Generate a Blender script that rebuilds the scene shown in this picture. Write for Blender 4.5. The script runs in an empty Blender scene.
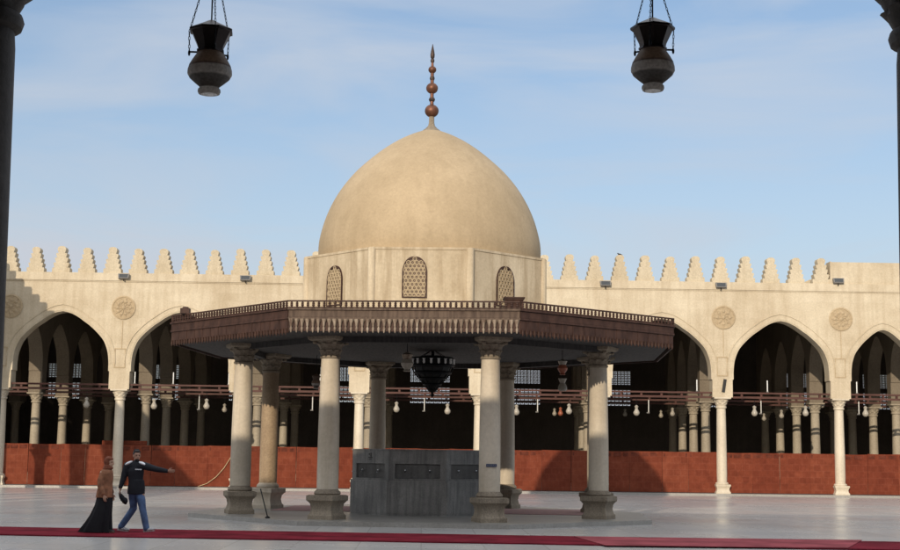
import bpy, bmesh, math, random
from mathutils import Vector, Matrix, Euler
random.seed(7)
R = math.radians
PI = math.pi
scene = bpy.context.scene
COL = scene.collection

# ------------------------------------------------------------------ camera model
F = 1400.0
CAMZ = 1.72
PITCH = math.atan(180.5 / F)
YAW = math.atan(25.0 / F)
ROLL = 0.0128
_M = (Matrix.Rotation(-YAW, 3, 'Z') @ Matrix.Rotation(PI / 2 + PITCH, 3, 'X') @ Matrix.Rotation(ROLL, 3, 'Z'))
CAMPOS = Vector((0, 0, CAMZ))

def ray(px, py):
    return _M @ Vector(((px - 450) / F, (275 - py) / F, -1.0))

def P(px, py, Y):
    """point of the plane y = Y seen at a pixel of the 900 x 550 photo"""
    r = ray(px, py)
    return CAMPOS + r * (Y / r.y)

def PG(px, py, z=0.0):
    """point of the level z seen at that pixel"""
    r = ray(px, py)
    return CAMPOS + r * ((z - CAMZ) / r.z)

def XX(px, Y, z=1.72):
    """x on plane Y at height z for image column px"""
    py = 455.0
    for _ in range(4):
        p = P(px, py, Y)
        py -= (z - p.z) * F / Y
    return P(px, py, Y).x

# ------------------------------------------------------------------ mesh helper
class MB:
    def __init__(self):
        self.v = []; self.f = []; self.s = []
    def add(self, vs, fs, smooth=False, M=None):
        n = len(self.v)
        for p in vs:
            p = Vector(p)
            if M is not None: p = M @ p
            self.v.append(tuple(p))
        for f in fs:
            self.f.append([i + n for i in f]); self.s.append(smooth)
        return self
    def box(self, x0, x1, y0, y1, z0, z1, M=None):
        vs = [(x0, y0, z0), (x1, y0, z0), (x1, y1, z0), (x0, y1, z0), (x0, y0, z1), (x1, y0, z1), (x1, y1, z1), (x0, y1, z1)]
        fs = [(0, 3, 2, 1), (4, 5, 6, 7), (0, 1, 5, 4), (1, 2, 6, 5), (2, 3, 7, 6), (3, 0, 4, 7)]
        return self.add(vs, fs, False, M)
    def lathe(self, prof, n=24, M=None, smooth=True, cap=True, ph=0.0):
        vs = []; fs = []
        for r, z in prof:
            for i in range(n):
                a = 2 * PI * i / n + ph
                vs.append((r * math.cos(a), r * math.sin(a), z))
        for k in range(len(prof) - 1):
            for i in range(n):
                j = (i + 1) % n
                fs.append((k * n + i, k * n + j, (k + 1) * n + j, (k + 1) * n + i))
        if cap:
            fs.append(tuple(range(n - 1, -1, -1)))
            m = (len(prof) - 1) * n
            fs.append(tuple(range(m, m + n)))
        return self.add(vs, fs, smooth, M)
    def fluted(self, prof, n=48, lobes=8, M=None):
        """prof: (r, z, depth of the leaf relief)"""
        vs = []; fs = []
        for k, (r, z, d) in enumerate(prof):
            for i in range(n):
                a = 2 * PI * i / n
                q = r * (1 + d * (abs(math.cos(lobes * a / 2 + (PI / 2 if k % 6 > 2 else 0))) - .6))
                vs.append((q * math.cos(a), q * math.sin(a), z))
        for k in range(len(prof) - 1):
            for i in range(n):
                j = (i + 1) % n
                fs.append((k * n + i, k * n + j, (k + 1) * n + j, (k + 1) * n + i))
        fs.append(tuple(range(n - 1, -1, -1))); m = (len(prof) - 1) * n; fs.append(tuple(range(m, m + n)))
        return self.add(vs, fs, True, M)
    def sqlathe(self, prof, M=None, n=4):
        """like lathe with a square (or n-gon) section: prof gives half widths"""
        c = 1 / math.cos(PI / n)
        return self.lathe([(w * c, z) for w, z in prof], n, M, False, True, PI / n)
    def tube(self, pts, r, n=8, smooth=True, M=None, closed=False):
        pts = [Vector(p) for p in pts]
        rs = r if isinstance(r, (list, tuple)) else [r] * len(pts)
        vs = []; fs = []
        m = len(pts)
        up = None
        for k in range(m):
            if closed:
                t = pts[(k + 1) % m] - pts[k - 1]
            else:
                t = pts[min(k + 1, m - 1)] - pts[max(k - 1, 0)]
            t.normalize()
            if up is None:
                up = Vector((0, 0, 1)) if abs(t.z) < .9 else Vector((0, 1, 0))
            u = t.cross(up)
            if u.length < 1e-4: u = t.cross(Vector((1, 0, 0)))
            u.normalize(); w = u.cross(t); up = w
            for i in range(n):
                a = 2 * PI * i / n
                vs.append(pts[k] + (u * math.cos(a) + w * math.sin(a)) * rs[k])
        kk = m if closed else m - 1
        for k in range(kk):
            k2 = (k + 1) % m
            for i in range(n):
                j = (i + 1) % n
                fs.append((k * n + i, k * n + j, k2 * n + j, k2 * n + i))
        if not closed:
            fs.append(tuple(range(n - 1, -1, -1))); fs.append(tuple(range((m - 1) * n, m * n)))
        return self.add(vs, fs, smooth, M)
    def prism(self, poly, y0, y1, M=None):
        """polygon in x,z extruded along y (counter-clockwise seen from -y)"""
        n = len(poly)
        vs = [(x, y0, z) for x, z in poly] + [(x, y1, z) for x, z in poly]
        fs = [tuple(range(n)), tuple(range(2 * n - 1, n - 1, -1))]
        for i in range(n):
            j = (i + 1) % n
            fs.append((i, i + n, j + n, j))
        return self.add(vs, fs, False, M)
    def slab(self, poly, z0, z1, M=None):
        n = len(poly)
        vs = [(x, y, z0) for x, y in poly] + [(x, y, z1) for x, y in poly]
        fs = [tuple(range(n - 1, -1, -1)), tuple(range(n, 2 * n))]
        for i in range(n):
            j = (i + 1) % n
            fs.append((i, j, j + n, i + n))
        return self.add(vs, fs, False, M)
    def ball(self, c, r, n=16, m=10, M=None):
        c = Vector(c)
        rr = r if isinstance(r, (tuple, list)) else (r, r, r)
        vs = []; fs = []
        for k in range(m + 1):
            t = PI * k / m
            for i in range(n):
                a = 2 * PI * i / n
                vs.append((c.x + rr[0] * math.sin(t) * math.cos(a), c.y + rr[1] * math.sin(t) * math.sin(a), c.z - rr[2] * math.cos(t)))
        for k in range(m):
            for i in range(n):
                j = (i + 1) % n
                fs.append((k * n + i, k * n + j, (k + 1) * n + j, (k + 1) * n + i))
        return self.add(vs, fs, True, M)
    def mesh(self, name):
        me = bpy.data.meshes.new(name)
        me.from_pydata(self.v, [], self.f)
        me.polygons.foreach_set('use_smooth', self.s)
        bm = bmesh.new(); bm.from_mesh(me)
        bmesh.ops.remove_doubles(bm, verts=bm.verts, dist=1e-5)
        bmesh.ops.recalc_face_normals(bm, faces=bm.faces)
        bm.to_mesh(me); bm.free()
        try: me.set_sharp_from_angle(angle=R(38))
        except Exception: pass
        me.update()
        return me
    def build(self, name, mat, parent=None, loc=None, rotz=0.0):
        me = self.mesh(name)
        if mat: me.materials.append(mat)
        return link(name, me, parent, loc, rotz)

def link(name, me, parent=None, loc=None, rotz=0.0):
    o = bpy.data.objects.new(name, me); COL.objects.link(o)
    if parent: o.parent = parent
    if loc is not None: o.location = loc
    if rotz: o.rotation_euler = (0, 0, rotz)
    return o

def tag(o, label=None, cat=None, group=None, kind=None):
    if label: o['label'] = label
    if cat: o['category'] = cat
    if group: o['group'] = group
    if kind: o['kind'] = kind
    return o

def thing(name, label, cat, loc=(0, 0, 0), rotz=0.0, group=None):
    o = bpy.data.objects.new(name, None); COL.objects.link(o)
    o.empty_display_size = .3
    o.location = loc; o.rotation_euler = (0, 0, rotz)
    return tag(o, label, cat, group)

def dup(root, loc, label=None, parent=None, rotz=None):
    def cp(o, par):
        c = o.copy(); COL.objects.link(c); c.parent = par
        for ch in list(o.children): cp(ch, c)
        return c
    c = cp(root, parent if parent else root.parent)
    c.location = loc
    if rotz is not None: c.rotation_euler = (0, 0, rotz)
    if label: c['label'] = label
    return c

# ------------------------------------------------------------------ materials
def new_mat(name):
    m = bpy.data.materials.new(name); m.use_nodes = True
    nt = m.node_tree
    b = nt.nodes['Principled BSDF']
    return m, nt, b

def N(nt, t, **kw):
    n = nt.nodes.new(t)
    for k, v in kw.items(): setattr(n, k, v)
    return n

def ramp(nt, stops):
    r = N(nt, 'ShaderNodeValToRGB')
    e = r.color_ramp.elements
    while len(e) < len(stops): e.new(.5)
    for i, (p, c) in enumerate(stops):
        e[i].position = p
        e[i].color = (c[0], c[1], c[2], 1) if not isinstance(c, (int, float)) else (c, c, c, 1)
    return r

def plaster(name, base, dark, streak=.35, rough=.9, scale=1.0, bump=.25, joints=None, spec=.2, fine=.12):
    """weathered plaster or stone: broad blotches, grain, rain streaks, optional block joints"""
    m, nt, b = new_mat(name)
    L = nt.links
    geo = N(nt, 'ShaderNodeNewGeometry')
    n1 = N(nt, 'ShaderNodeTexNoise'); n1.inputs['Scale'].default_value = .55 * scale; n1.inputs['Detail'].default_value = 7; n1.inputs['Roughness'].default_value = .62
    L.new(geo.outputs['Position'], n1.inputs['Vector'])
    mp = N(nt, 'ShaderNodeMapping'); mp.inputs['Scale'].default_value = (2.6 * scale, 2.6 * scale, .22 * scale)
    L.new(geo.outputs['Position'], mp.inputs['Vector'])
    n2 = N(nt, 'ShaderNodeTexNoise'); n2.inputs['Scale'].default_value = 1.3; n2.inputs['Detail'].default_value = 5; n2.inputs['Roughness'].default_value = .6
    L.new(mp.outputs[0], n2.inputs['Vector'])
    n3 = N(nt, 'ShaderNodeTexNoise'); n3.inputs['Scale'].default_value = 14 * scale; n3.inputs['Detail'].default_value = 6; n3.inputs['Roughness'].default_value = .7
    L.new(geo.outputs['Position'], n3.inputs['Vector'])
    r1 = ramp(nt, [(.36, 0.0), (.68, 1.0)]); L.new(n1.outputs['Fac'], r1.inputs[0])
    r2 = ramp(nt, [(.45, 0.0), (.75, 1.0)]); L.new(n2.outputs['Fac'], r2.inputs[0])
    mx = N(nt, 'ShaderNodeMix', data_type='RGBA'); mx.inputs[6].default_value = (*base, 1)
    mid = tuple(base[i] * .42 + dark[i] * .58 for i in range(3))
    mx.inputs[7].default_value = (*mid, 1)
    L.new(r1.outputs[0], mx.inputs[0])
    mx2 = N(nt, 'ShaderNodeMix', data_type='RGBA'); mx2.inputs[7].default_value = (*dark, 1)
    mul = N(nt, 'ShaderNodeMath', operation='MULTIPLY'); mul.inputs[1].default_value = streak
    L.new(r2.outputs[0], mul.inputs[0]); L.new(mul.outputs[0], mx2.inputs[0]); L.new(mx.outputs[2], mx2.inputs[6])
    mx3 = N(nt, 'ShaderNodeMix', data_type='RGBA', blend_type='MULTIPLY')
    r3 = ramp(nt, [(.3, 1 - fine * 2), (.7, 1 + fine)]); L.new(n3.outputs['Fac'], r3.inputs[0])
    mx3.inputs[0].default_value = 1; L.new(mx2.outputs[2], mx3.inputs[6]); L.new(r3.outputs[0], mx3.inputs[7])
    out = mx3.outputs[2]
    hgt = n3.outputs['Fac']
    if joints:
        bw, bh, amt = joints
        sep = N(nt, 'ShaderNodeSeparateXYZ'); L.new(geo.outputs['Position'], sep.inputs[0])
        cmb = N(nt, 'ShaderNodeCombineXYZ'); L.new(sep.outputs['X'], cmb.inputs[0]); L.new(sep.outputs['Z'], cmb.inputs[1])
        br = N(nt, 'ShaderNodeTexBrick'); br.inputs['Scale'].default_value = 1; br.inputs['Brick Width'].default_value = bw; br.inputs['Row Height'].default_value = bh
        br.inputs['Mortar Size'].default_value = .012; br.inputs['Mortar Smooth'].default_value = .6
        br.inputs['Color1'].default_value = (1, 1, 1, 1); br.inputs['Color2'].default_value = (.93, .92, .9, 1); br.inputs['Mortar'].default_value = (1 - amt, 1 - amt, 1 - amt, 1)
        L.new(cmb.outputs[0], br.inputs['Vector'])
        mx4 = N(nt, 'ShaderNodeMix', data_type='RGBA', blend_type='MULTIPLY'); mx4.inputs[0].default_value = 1
        L.new(out, mx4.inputs[6]); L.new(br.outputs['Color'], mx4.inputs[7]); out = mx4.outputs[2]
    L.new(out, b.inputs['Base Color'])
    b.inputs['Roughness'].default_value = rough
    b.inputs['Specular IOR Level'].default_value = spec
    bp = N(nt, 'ShaderNodeBump'); bp.inputs['Strength'].default_value = bump; bp.inputs['Distance'].default_value = .03
    L.new(hgt, bp.inputs['Height']); L.new(bp.outputs[0], b.inputs['Normal'])
    return m

def simple(name, col, rough=.6, metal=0.0, var=.15, scale=20, spec=.4, bump=0.0):
    m, nt, b = new_mat(name); L = nt.links
    geo = N(nt, 'ShaderNodeNewGeometry')
    n1 = N(nt, 'ShaderNodeTexNoise'); n1.inputs['Scale'].default_value = scale; n1.inputs['Detail'].default_value = 4
    L.new(geo.outputs['Position'], n1.inputs['Vector'])
    r = ramp(nt, [(.3, tuple(c * (1 - var) for c in col)), (.7, tuple(min(1, c * (1 + var)) for c in col))])
    L.new(n1.outputs['Fac'], r.inputs[0]); L.new(r.outputs[0], b.inputs['Base Color'])
    b.inputs['Roughness'].default_value = rough; b.inputs['Metallic'].default_value = metal
    b.inputs['Specular IOR Level'].default_value = spec
    if bump:
        bp = N(nt, 'ShaderNodeBump'); bp.inputs['Strength'].default_value = bump; bp.inputs['Distance'].default_value = .01
        L.new(n1.outputs['Fac'], bp.inputs['Height']); L.new(bp.outputs[0], b.inputs['Normal'])
    return m

def wood(name, c1, c2, rough=.7, grain=(1, 1, 14), worn=None):
    m, nt, b = new_mat(name); L = nt.links
    geo = N(nt, 'ShaderNodeNewGeometry')
    mp = N(nt, 'ShaderNodeMapping'); mp.inputs['Scale'].default_value = grain
    L.new(geo.outputs['Position'], mp.inputs['Vector'])
    n1 = N(nt, 'ShaderNodeTexNoise'); n1.inputs['Scale'].default_value = 2.2; n1.inputs['Detail'].default_value = 6
    L.new(mp.outputs[0], n1.inputs['Vector'])
    st = [(.3, c1), (.65, c2)]
    if worn: st.append((.8, worn))
    r = ramp(nt, st); L.new(n1.outputs['Fac'], r.inputs[0]); L.new(r.outputs[0], b.inputs['Base Color'])
    b.inputs['Roughness'].default_value = rough
    b.inputs['Specular IOR Level'].default_value = .25
    bp = N(nt, 'ShaderNodeBump'); bp.inputs['Strength'].default_value = .3; bp.inputs['Distance'].default_value = .01
    L.new(n1.outputs['Fac'], bp.inputs['Height']); L.new(bp.outputs[0], b.inputs['Normal'])
    return m

M = {}
M['wall'] = plaster('limewashed wall', (.63, .545, .41), (.42, .33, .22), .6, joints=(1.1, .42, .05), bump=.2, fine=.07)
M['merlon'] = plaster('merlon plaster', (.58, .50, .37), (.40, .32, .21), .5, bump=.3, fine=.1)
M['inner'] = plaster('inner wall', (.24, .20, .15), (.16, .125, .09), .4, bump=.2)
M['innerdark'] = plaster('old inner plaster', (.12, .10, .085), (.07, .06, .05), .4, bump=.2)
M['marble'] = plaster('pale marble column', (.68, .60, .47), (.46, .38, .28), .45, rough=.5, bump=.08, spec=.4, fine=.08)
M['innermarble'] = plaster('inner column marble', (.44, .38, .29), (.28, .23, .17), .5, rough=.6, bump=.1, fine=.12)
M['oldstone'] = plaster('worn stone column', (.66, .575, .455), (.38, .31, .22), .7, rough=.6, bump=.10, scale=.9, fine=.06)
M['brownstone'] = plaster('brown granite column', (.42, .31, .20), (.22, .15, .095), .5, rough=.6, bump=.15, scale=1.4, fine=.15)
M['capstone'] = plaster('weathered capital', (.35, .29, .215), (.17, .135, .10), .6, rough=.8, bump=.5, scale=2, fine=.2)
M['dome'] = plaster('dome plaster', (.48, .37, .24), (.32, .24, .145), .4, bump=.2, scale=1.0, fine=.06)
M['drum'] = plaster('drum plaster', (.62, .52, .375), (.33, .245, .15), 1.0, bump=.2, scale=1.1, fine=.07)
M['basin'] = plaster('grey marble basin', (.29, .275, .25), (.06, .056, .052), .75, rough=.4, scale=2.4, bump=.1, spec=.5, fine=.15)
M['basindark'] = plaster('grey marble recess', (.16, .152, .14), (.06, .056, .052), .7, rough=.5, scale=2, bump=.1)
M['platform'] = plaster('platform marble', (.36, .34, .31), (.24, .22, .19), .4, rough=.35, scale=1.2, bump=.05, spec=.5)
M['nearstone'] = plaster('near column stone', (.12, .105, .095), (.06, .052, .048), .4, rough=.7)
M['lattice'] = plaster('stucco lattice', (.50, .39, .25), (.33, .25, .16), .2)
M['wlattice'] = plaster('pale stucco lattice', (.7, .66, .58), (.5, .46, .4), .2)
M['wood'] = wood('dark brown joinery', (.032, .016, .012), (.070, .036, .026), .65, (3, 3, 1.2))
M['woodpale'] = wood('worn painted joinery', (.13, .085, .06), (.36, .29, .22), .7, (5, 5, 2), (.62, .57, .48))
M['woodmid'] = wood('weathered brown boards', (.06, .038, .028), (.13, .09, .065), .7, (6, 6, 1))
M['beam'] = wood('red brown tie beam', (.055, .023, .018), (.10, .042, .032), .6, (1, 1, 8))
M['soffit'] = wood('grey ceiling boards', (.035, .033, .032), (.065, .06, .057), .8, (8, 1, 1))
M['iron'] = simple('black iron', (.012, .012, .013), .5, .6)
M['blackp'] = simple('black paint', (.015, .014, .013), .55)
M['copper'] = simple('aged copper', (.15, .065, .04), .5, .55, .35, 6)
M['copperdk'] = simple('dark aged copper', (.07, .045, .035), .5, .5, .3, 8)
M['lampcap'] = simple('dark lantern metal', (.07, .05, .045), .45, .3)
M['grey'] = simple('grey floodlight housing', (.19, .18, .17), .6, .2)
M['glassdk'] = simple('floodlight glass', (.06, .065, .07), .15)
M['white'] = simple('white enamel', (.72, .71, .68), .4)
M['cream'] = simple('cream milk glass', (.36, .32, .26), .3)
M['rust'] = simple('rust red glass', (.35, .11, .06), .35)
M['rope'] = simple('pale rope', (.46, .35, .20), .9)
M['steel'] = simple('tap steel', (.7, .7, .7), .25, 1.0, .05)
M['rug'] = simple('faded pink rug', (.36, .205, .19), .9, var=.12, scale=6)
M['bluep'] = simple('dark blue plate', (.03, .045, .10), .5)
M['redp'] = simple('crimson plastic', (.4, .02, .06), .5)
M['skin'] = simple('skin', (.33, .18, .12), .55, var=.06)
M['skinw'] = simple('lighter skin', (.42, .25, .17), .55, var=.06)
M['hair'] = simple('black hair', (.012, .009, .008), .6, bump=.5, scale=90)
M['jacket'] = simple('black jacket cloth', (.008, .009, .014), .8, bump=.3, scale=30)
M['jacketwhite'] = simple('white jacket yoke', (.75, .77, .8), .8)
M['jeans'] = simple('faded blue denim', (.075, .13, .25), .85, var=.35, scale=9, bump=.3)
M['shoe'] = simple('light grey trainers', (.42, .42, .43), .6)
M['skirt'] = simple('black skirt cloth', (.008, .008, .010), .9, bump=.3, scale=14)
M['scarf'] = simple('rust brown head scarf', (.17, .05, .025), .85, var=.2, bump=.3, scale=25)
M['tunic'] = simple('brown tunic', (.24, .105, .055), .9, var=.3, scale=12, bump=.4)
M['eye'] = simple('dark eye', (.01, .008, .007), .2)

def lampglass():
    m, nt, b = new_mat('smoky lantern glass'); L = nt.links
    tc = N(nt, 'ShaderNodeTexCoord'); sep = N(nt, 'ShaderNodeSeparateXYZ'); L.new(tc.outputs['Object'], sep.inputs[0])
    mr = N(nt, 'ShaderNodeMapRange'); mr.inputs['From Min'].default_value = 0; mr.inputs['From Max'].default_value = .27
    L.new(sep.outputs['Z'], mr.inputs['Value'])
    r = ramp(nt, [(0, (.19, .175, .16)), (.14, (.15, .14, .13)), (.17, (.035, .03, .026)), (.38, (.07, .068, .066)), (.42, (.24, .23, .22)), (.60, (.19, .18, .17)), (.63, (.05, .035, .03)), (.68, (.10, .07, .05)), (1, (.075, .055, .042))])
    r.color_ramp.interpolation = 'LINEAR'
    L.new(mr.outputs[0], r.inputs[0])
    n = N(nt, 'ShaderNodeTexNoise'); n.inputs['Scale'].default_value = 60; L.new(tc.outputs['Object'], n.inputs['Vector'])
    rr = ramp(nt, [(.35, .82), (.65, 1.15)]); L.new(n.outputs['Fac'], rr.inputs[0])
    mx = N(nt, 'ShaderNodeMix', data_type='RGBA', blend_type='MULTIPLY'); mx.inputs[0].default_value = 1
    L.new(r.outputs[0], mx.inputs[6]); L.new(rr.outputs[0], mx.inputs[7]); L.new(mx.outputs[2], b.inputs['Base Color'])
    b.inputs['Roughness'].default_value = .45
    tr = N(nt, 'ShaderNodeBsdfTranslucent'); sc_ = N(nt, 'ShaderNodeMix', data_type='RGBA', blend_type='MULTIPLY'); sc_.inputs[0].default_value = 1
    sc_.inputs[7].default_value = (3.6, 3.6, 3.6, 1); L.new(mx.outputs[2], sc_.inputs[6]); L.new(sc_.outputs[2], tr.inputs['Color']); L.new(sc_.outputs[2], b.inputs['Base Color'])
    ms = N(nt, 'ShaderNodeMixShader'); ms.inputs[0].default_value = .65; out = nt.nodes['Material Output']
    L.new(b.outputs[0], ms.inputs[1]); L.new(tr.outputs[0], ms.inputs[2]); L.new(ms.outputs[0], out.inputs['Surface'])
    return m
M['lampglass'] = lampglass()

def floor_mat():
    m, nt, b = new_mat('polished courtyard marble'); L = nt.links
    geo = N(nt, 'ShaderNodeNewGeometry')
    br = N(nt, 'ShaderNodeTexBrick'); br.offset = 0; br.inputs['Scale'].default_value = 1; br.inputs['Brick Width'].default_value = 1.2; br.inputs['Row Height'].default_value = 1.2
    br.inputs['Mortar Size'].default_value = .014; br.inputs['Color1'].default_value = (.51, .50, .485, 1); br.inputs['Color2'].default_value = (.435, .43, .42, 1); br.inputs['Mortar'].default_value = (.38, .37, .355, 1)
    L.new(geo.outputs['Position'], br.inputs['Vector'])
    n1 = N(nt, 'ShaderNodeTexNoise'); n1.inputs['Scale'].default_value = .22; n1.inputs['Detail'].default_value = 7; n1.inputs['Roughness'].default_value = .65
    L.new(geo.outputs['Position'], n1.inputs['Vector'])
    r = ramp(nt, [(.32, (.72, .72, .73)), (.5, (.93, .92, .91)), (.66, (1.06, 1.05, 1.03))]); L.new(n1.outputs['Fac'], r.inputs[0])
    mx = N(nt, 'ShaderNodeMix', data_type='RGBA', blend_type='MULTIPLY'); mx.inputs[0].default_value = 1
    L.new(br.outputs['Color'], mx.inputs[6]); L.new(r.outputs[0], mx.inputs[7])
    # small scattered grime spots
    n4 = N(nt, 'ShaderNodeTexNoise'); n4.inputs['Scale'].default_value = 1.7; n4.inputs['Detail'].default_value = 8; n4.inputs['Roughness'].default_value = .75
    L.new(geo.outputs['Position'], n4.inputs['Vector'])
    r4 = ramp(nt, [(.62, (1, 1, 1)), (.75, (.72, .69, .66))]); L.new(n4.outputs['Fac'], r4.inputs[0])
    mx2 = N(nt, 'ShaderNodeMix', data_type='RGBA', blend_type='MULTIPLY'); mx2.inputs[0].default_value = 1
    L.new(mx.outputs[2], mx2.inputs[6]); L.new(r4.outputs[0], mx2.inputs[7])
    L.new(mx2.outputs[2], b.inputs['Base Color'])
    rr = ramp(nt, [(.3, .34), (.7, .17)]); L.new(n1.outputs['Fac'], rr.inputs[0]); L.new(rr.outputs[0], b.inputs['Roughness'])
    b.inputs['Specular IOR Level'].default_value = .5
    return m
M['floor'] = floor_mat()
M['ground'] = simple('dusty ground', (.30, .25, .18), .95, var=.15, scale=.3)

def mat_fence(name='woven red matting', k=(1, 1, 1)):
    m, nt, b = new_mat(name); L = nt.links
    geo = N(nt, 'ShaderNodeNewGeometry')
    sep = N(nt, 'ShaderNodeSeparateXYZ'); L.new(geo.outputs['Position'], sep.inputs[0])
    cmb = N(nt, 'ShaderNodeCombineXYZ'); L.new(sep.outputs['X'], cmb.inputs[0]); L.new(sep.outputs['Z'], cmb.inputs[1])
    br = N(nt, 'ShaderNodeTexBrick'); br.inputs['Scale'].default_value = 1; br.inputs['Brick Width'].default_value = .34; br.inputs['Row Height'].default_value = .30; br.offset = .37
    c = lambda v: (v[0] * k[0], v[1] * k[1], v[2] * k[2], 1)
    br.inputs['Mortar Size'].default_value = .03; br.inputs['Mortar Smooth'].default_value = 1; br.inputs['Color1'].default_value = c((.175, .043, .022)); br.inputs['Color2'].default_value = c((.145, .034, .018)); br.inputs['Mortar'].default_value = c((.175, .047, .026))
    L.new(cmb.outputs[0], br.inputs['Vector'])
    n1 = N(nt, 'ShaderNodeTexNoise'); n1.inputs['Scale'].default_value = 2.4; n1.inputs['Detail'].default_value = 9; n1.inputs['Roughness'].default_value = .8
    L.new(geo.outputs['Position'], n1.inputs['Vector'])
    r = ramp(nt, [(.3, (.72, .70, .68)), (.52, (1, 1, 1)), (.72, (1.3, 1.45, 1.5))]); L.new(n1.outputs['Fac'], r.inputs[0])
    mx = N(nt, 'ShaderNodeMix', data_type='RGBA', blend_type='MULTIPLY'); mx.inputs[0].default_value = 1
    L.new(br.outputs['Color'], mx.inputs[6]); L.new(r.outputs[0], mx.inputs[7]); L.new(mx.outputs[2], b.inputs['Base Color'])
    b.inputs['Roughness'].default_value = .9; b.inputs['Specular IOR Level'].default_value = .1
    return m
M['fence2'] = mat_fence('faded woven matting', (1.08, 1.14, 1.14))
M['fence3'] = mat_fence('darker woven matting', (.90, .87, .88))
M['fence'] = mat_fence()
M['fenceband'] = simple('brown red mat border', (.11, .03, .018), .9, var=.35, scale=5, spec=.1)
M['redcarpet'] = simple('dark crimson carpet', (.15, .014, .024), .95, var=.45, scale=1.3, spec=.05)
M['redcarpet2'] = simple('paler crimson carpet', (.27, .065, .075), .95, var=.35, scale=1.3, spec=.05)  # lighter, less saturated red than the long carpet

# ------------------------------------------------------------------ world, sun, camera
AZ = R(17.5); EL = R(16.5)
sun_to = Vector((-math.sin(AZ) * math.cos(EL), -math.cos(AZ) * math.cos(EL), math.sin(EL)))
w = bpy.data.worlds.new('World'); scene.world = w; w.use_nodes = True
nt = w.node_tree; L = nt.links
bg = nt.nodes['Background']
sky = N(nt, 'ShaderNodeTexSky', sky_type='NISHITA'); sky.sun_disc = False
sky.sun_elevation = EL; sky.sun_rotation = R(180) + AZ
sky.altitude = 0; sky.air_density = 1.0; sky.dust_density = 1.2; sky.ozone_density = 2.6
tc = N(nt, 'ShaderNodeTexCoord')
mp = N(nt, 'ShaderNodeMapping'); mp.inputs['Scale'].default_value = (1.0, 1.0, 5.0); mp.inputs['Rotation'].default_value = (R(14), R(-20), 0)
L.new(tc.outputs['Generated'], mp.inputs['Vector'])
nz = N(nt, 'ShaderNodeTexNoise'); nz.inputs['Scale'].default_value = 3.3; nz.inputs['Detail'].default_value = 8; nz.inputs['Roughness'].default_value = .52; nz.inputs['Distortion'].default_value = .6
L.new(mp.outputs[0], nz.inputs['Vector'])
cr = ramp(nt, [(.40, 0.0), (.72, .52)]); L.new(nz.outputs["Fac"], cr.inputs[0])
sp = N(nt, 'ShaderNodeSeparateXYZ'); L.new(tc.outputs['Generated'], sp.inputs[0])
hz = ramp(nt, [(0.0, .80), (.10, .62), (.22, .30), (.36, .08), (.5, .50), (.8, .80)]); L.new(sp.outputs['Z'], hz.inputs[0])
cc = ramp(nt, [(.2, (.68, .72, .80)), (.42, (.8, .84, .9)), (.6, (1.42, 1.46, 1.52))]); L.new(sp.outputs['Z'], cc.inputs[0])  # upper sky, out of view: cloud veil brightened, added as fill light
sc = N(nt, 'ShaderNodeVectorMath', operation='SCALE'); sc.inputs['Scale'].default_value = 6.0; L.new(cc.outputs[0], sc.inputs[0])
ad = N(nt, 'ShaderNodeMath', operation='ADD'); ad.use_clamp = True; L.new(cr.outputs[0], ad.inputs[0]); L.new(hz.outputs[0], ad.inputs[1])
cm = N(nt, 'ShaderNodeMix', data_type='RGBA')
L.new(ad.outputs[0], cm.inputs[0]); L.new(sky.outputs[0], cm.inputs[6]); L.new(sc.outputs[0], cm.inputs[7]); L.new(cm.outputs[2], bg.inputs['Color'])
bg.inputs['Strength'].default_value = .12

sl = bpy.data.lights.new('sun', 'SUN'); sl.energy = 2.7; sl.angle = R(.5); sl.color = (1.0, .87, .69)
so = bpy.data.objects.new('sun', sl); COL.objects.link(so); so.rotation_euler = (-sun_to).to_track_quat('-Z', 'Y').to_euler(); so.location = (-20, -60, 30)

cam = bpy.data.cameras.new('camera'); co = bpy.data.objects.new('camera', cam); COL.objects.link(co)
cam.sensor_width = 36; cam.lens = F / 900 * 36; cam.clip_end = 3000; cam.clip_start = .05
co.location = CAMPOS; co.rotation_euler = _M.to_euler(); scene.camera = co
scene.view_settings.view_transform = 'Standard'; scene.view_settings.look = 'None'
scene.view_settings.exposure = .25; scene.view_settings.gamma = 1
scene.render.engine = 'CYCLES'

# ------------------------------------------------------------------ ground
Y0 = 66.7                       # plane of the front columns of the far arcade
PXM = F / Y0
tag(MB().box(-600, 600, -300, 900, -.5, -.03).build('ground', M['ground']), kind='structure')
tag(MB().box(-60, 60, -25, Y0 - .62, -.03, 0).build('courtyard_floor', M['floor']), kind='structure')
KERB = .10
tag(MB().box(-60, 60, -25, 8.4 + .7, 0.004, .24).build('near_pavement', M['platform']), kind='structure')
tag(MB().box(-60, 60, Y0 - .62, Y0 + 28, -.03, KERB).build('arcade_floor', M['platform']), kind='structure')

# ------------------------------------------------------------------ arch curve
HC = [(2.31, 0), (2.27, .42), (2.19, .74), (2.03, 1.10), (1.76, 1.43), (1.37, 1.79), (1.05, 2.02), (.74, 2.235), (.35, 2.425), (0, 2.50)]
def arch_pts(n=5):
    """right half from springing to apex, smoothed"""
    pts = []
    P_ = [(2.31, -.4)] + HC + [(-.35, 2.58)]
    for k in range(1, len(P_) - 2):
        for i in range(n):
            t = i / n
            q = []
            for d in (0, 1):
                p0, p1, p2, p3 = P_[k - 1][d], P_[k][d], P_[k + 1][d], P_[k + 2][d]
                q.append(.5 * (2 * p1 + (p2 - p0) * t + (2 * p0 - 5 * p1 + 4 * p2 - p3) * t * t + (3 * p1 - p0 - 3 * p2 + p3) * t ** 3))
            pts.append(tuple(q))
    pts.append((0, 2.5))
    return pts
ARCH = arch_pts()
ZCAP = 4.62; ZSPR = 5.80

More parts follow.
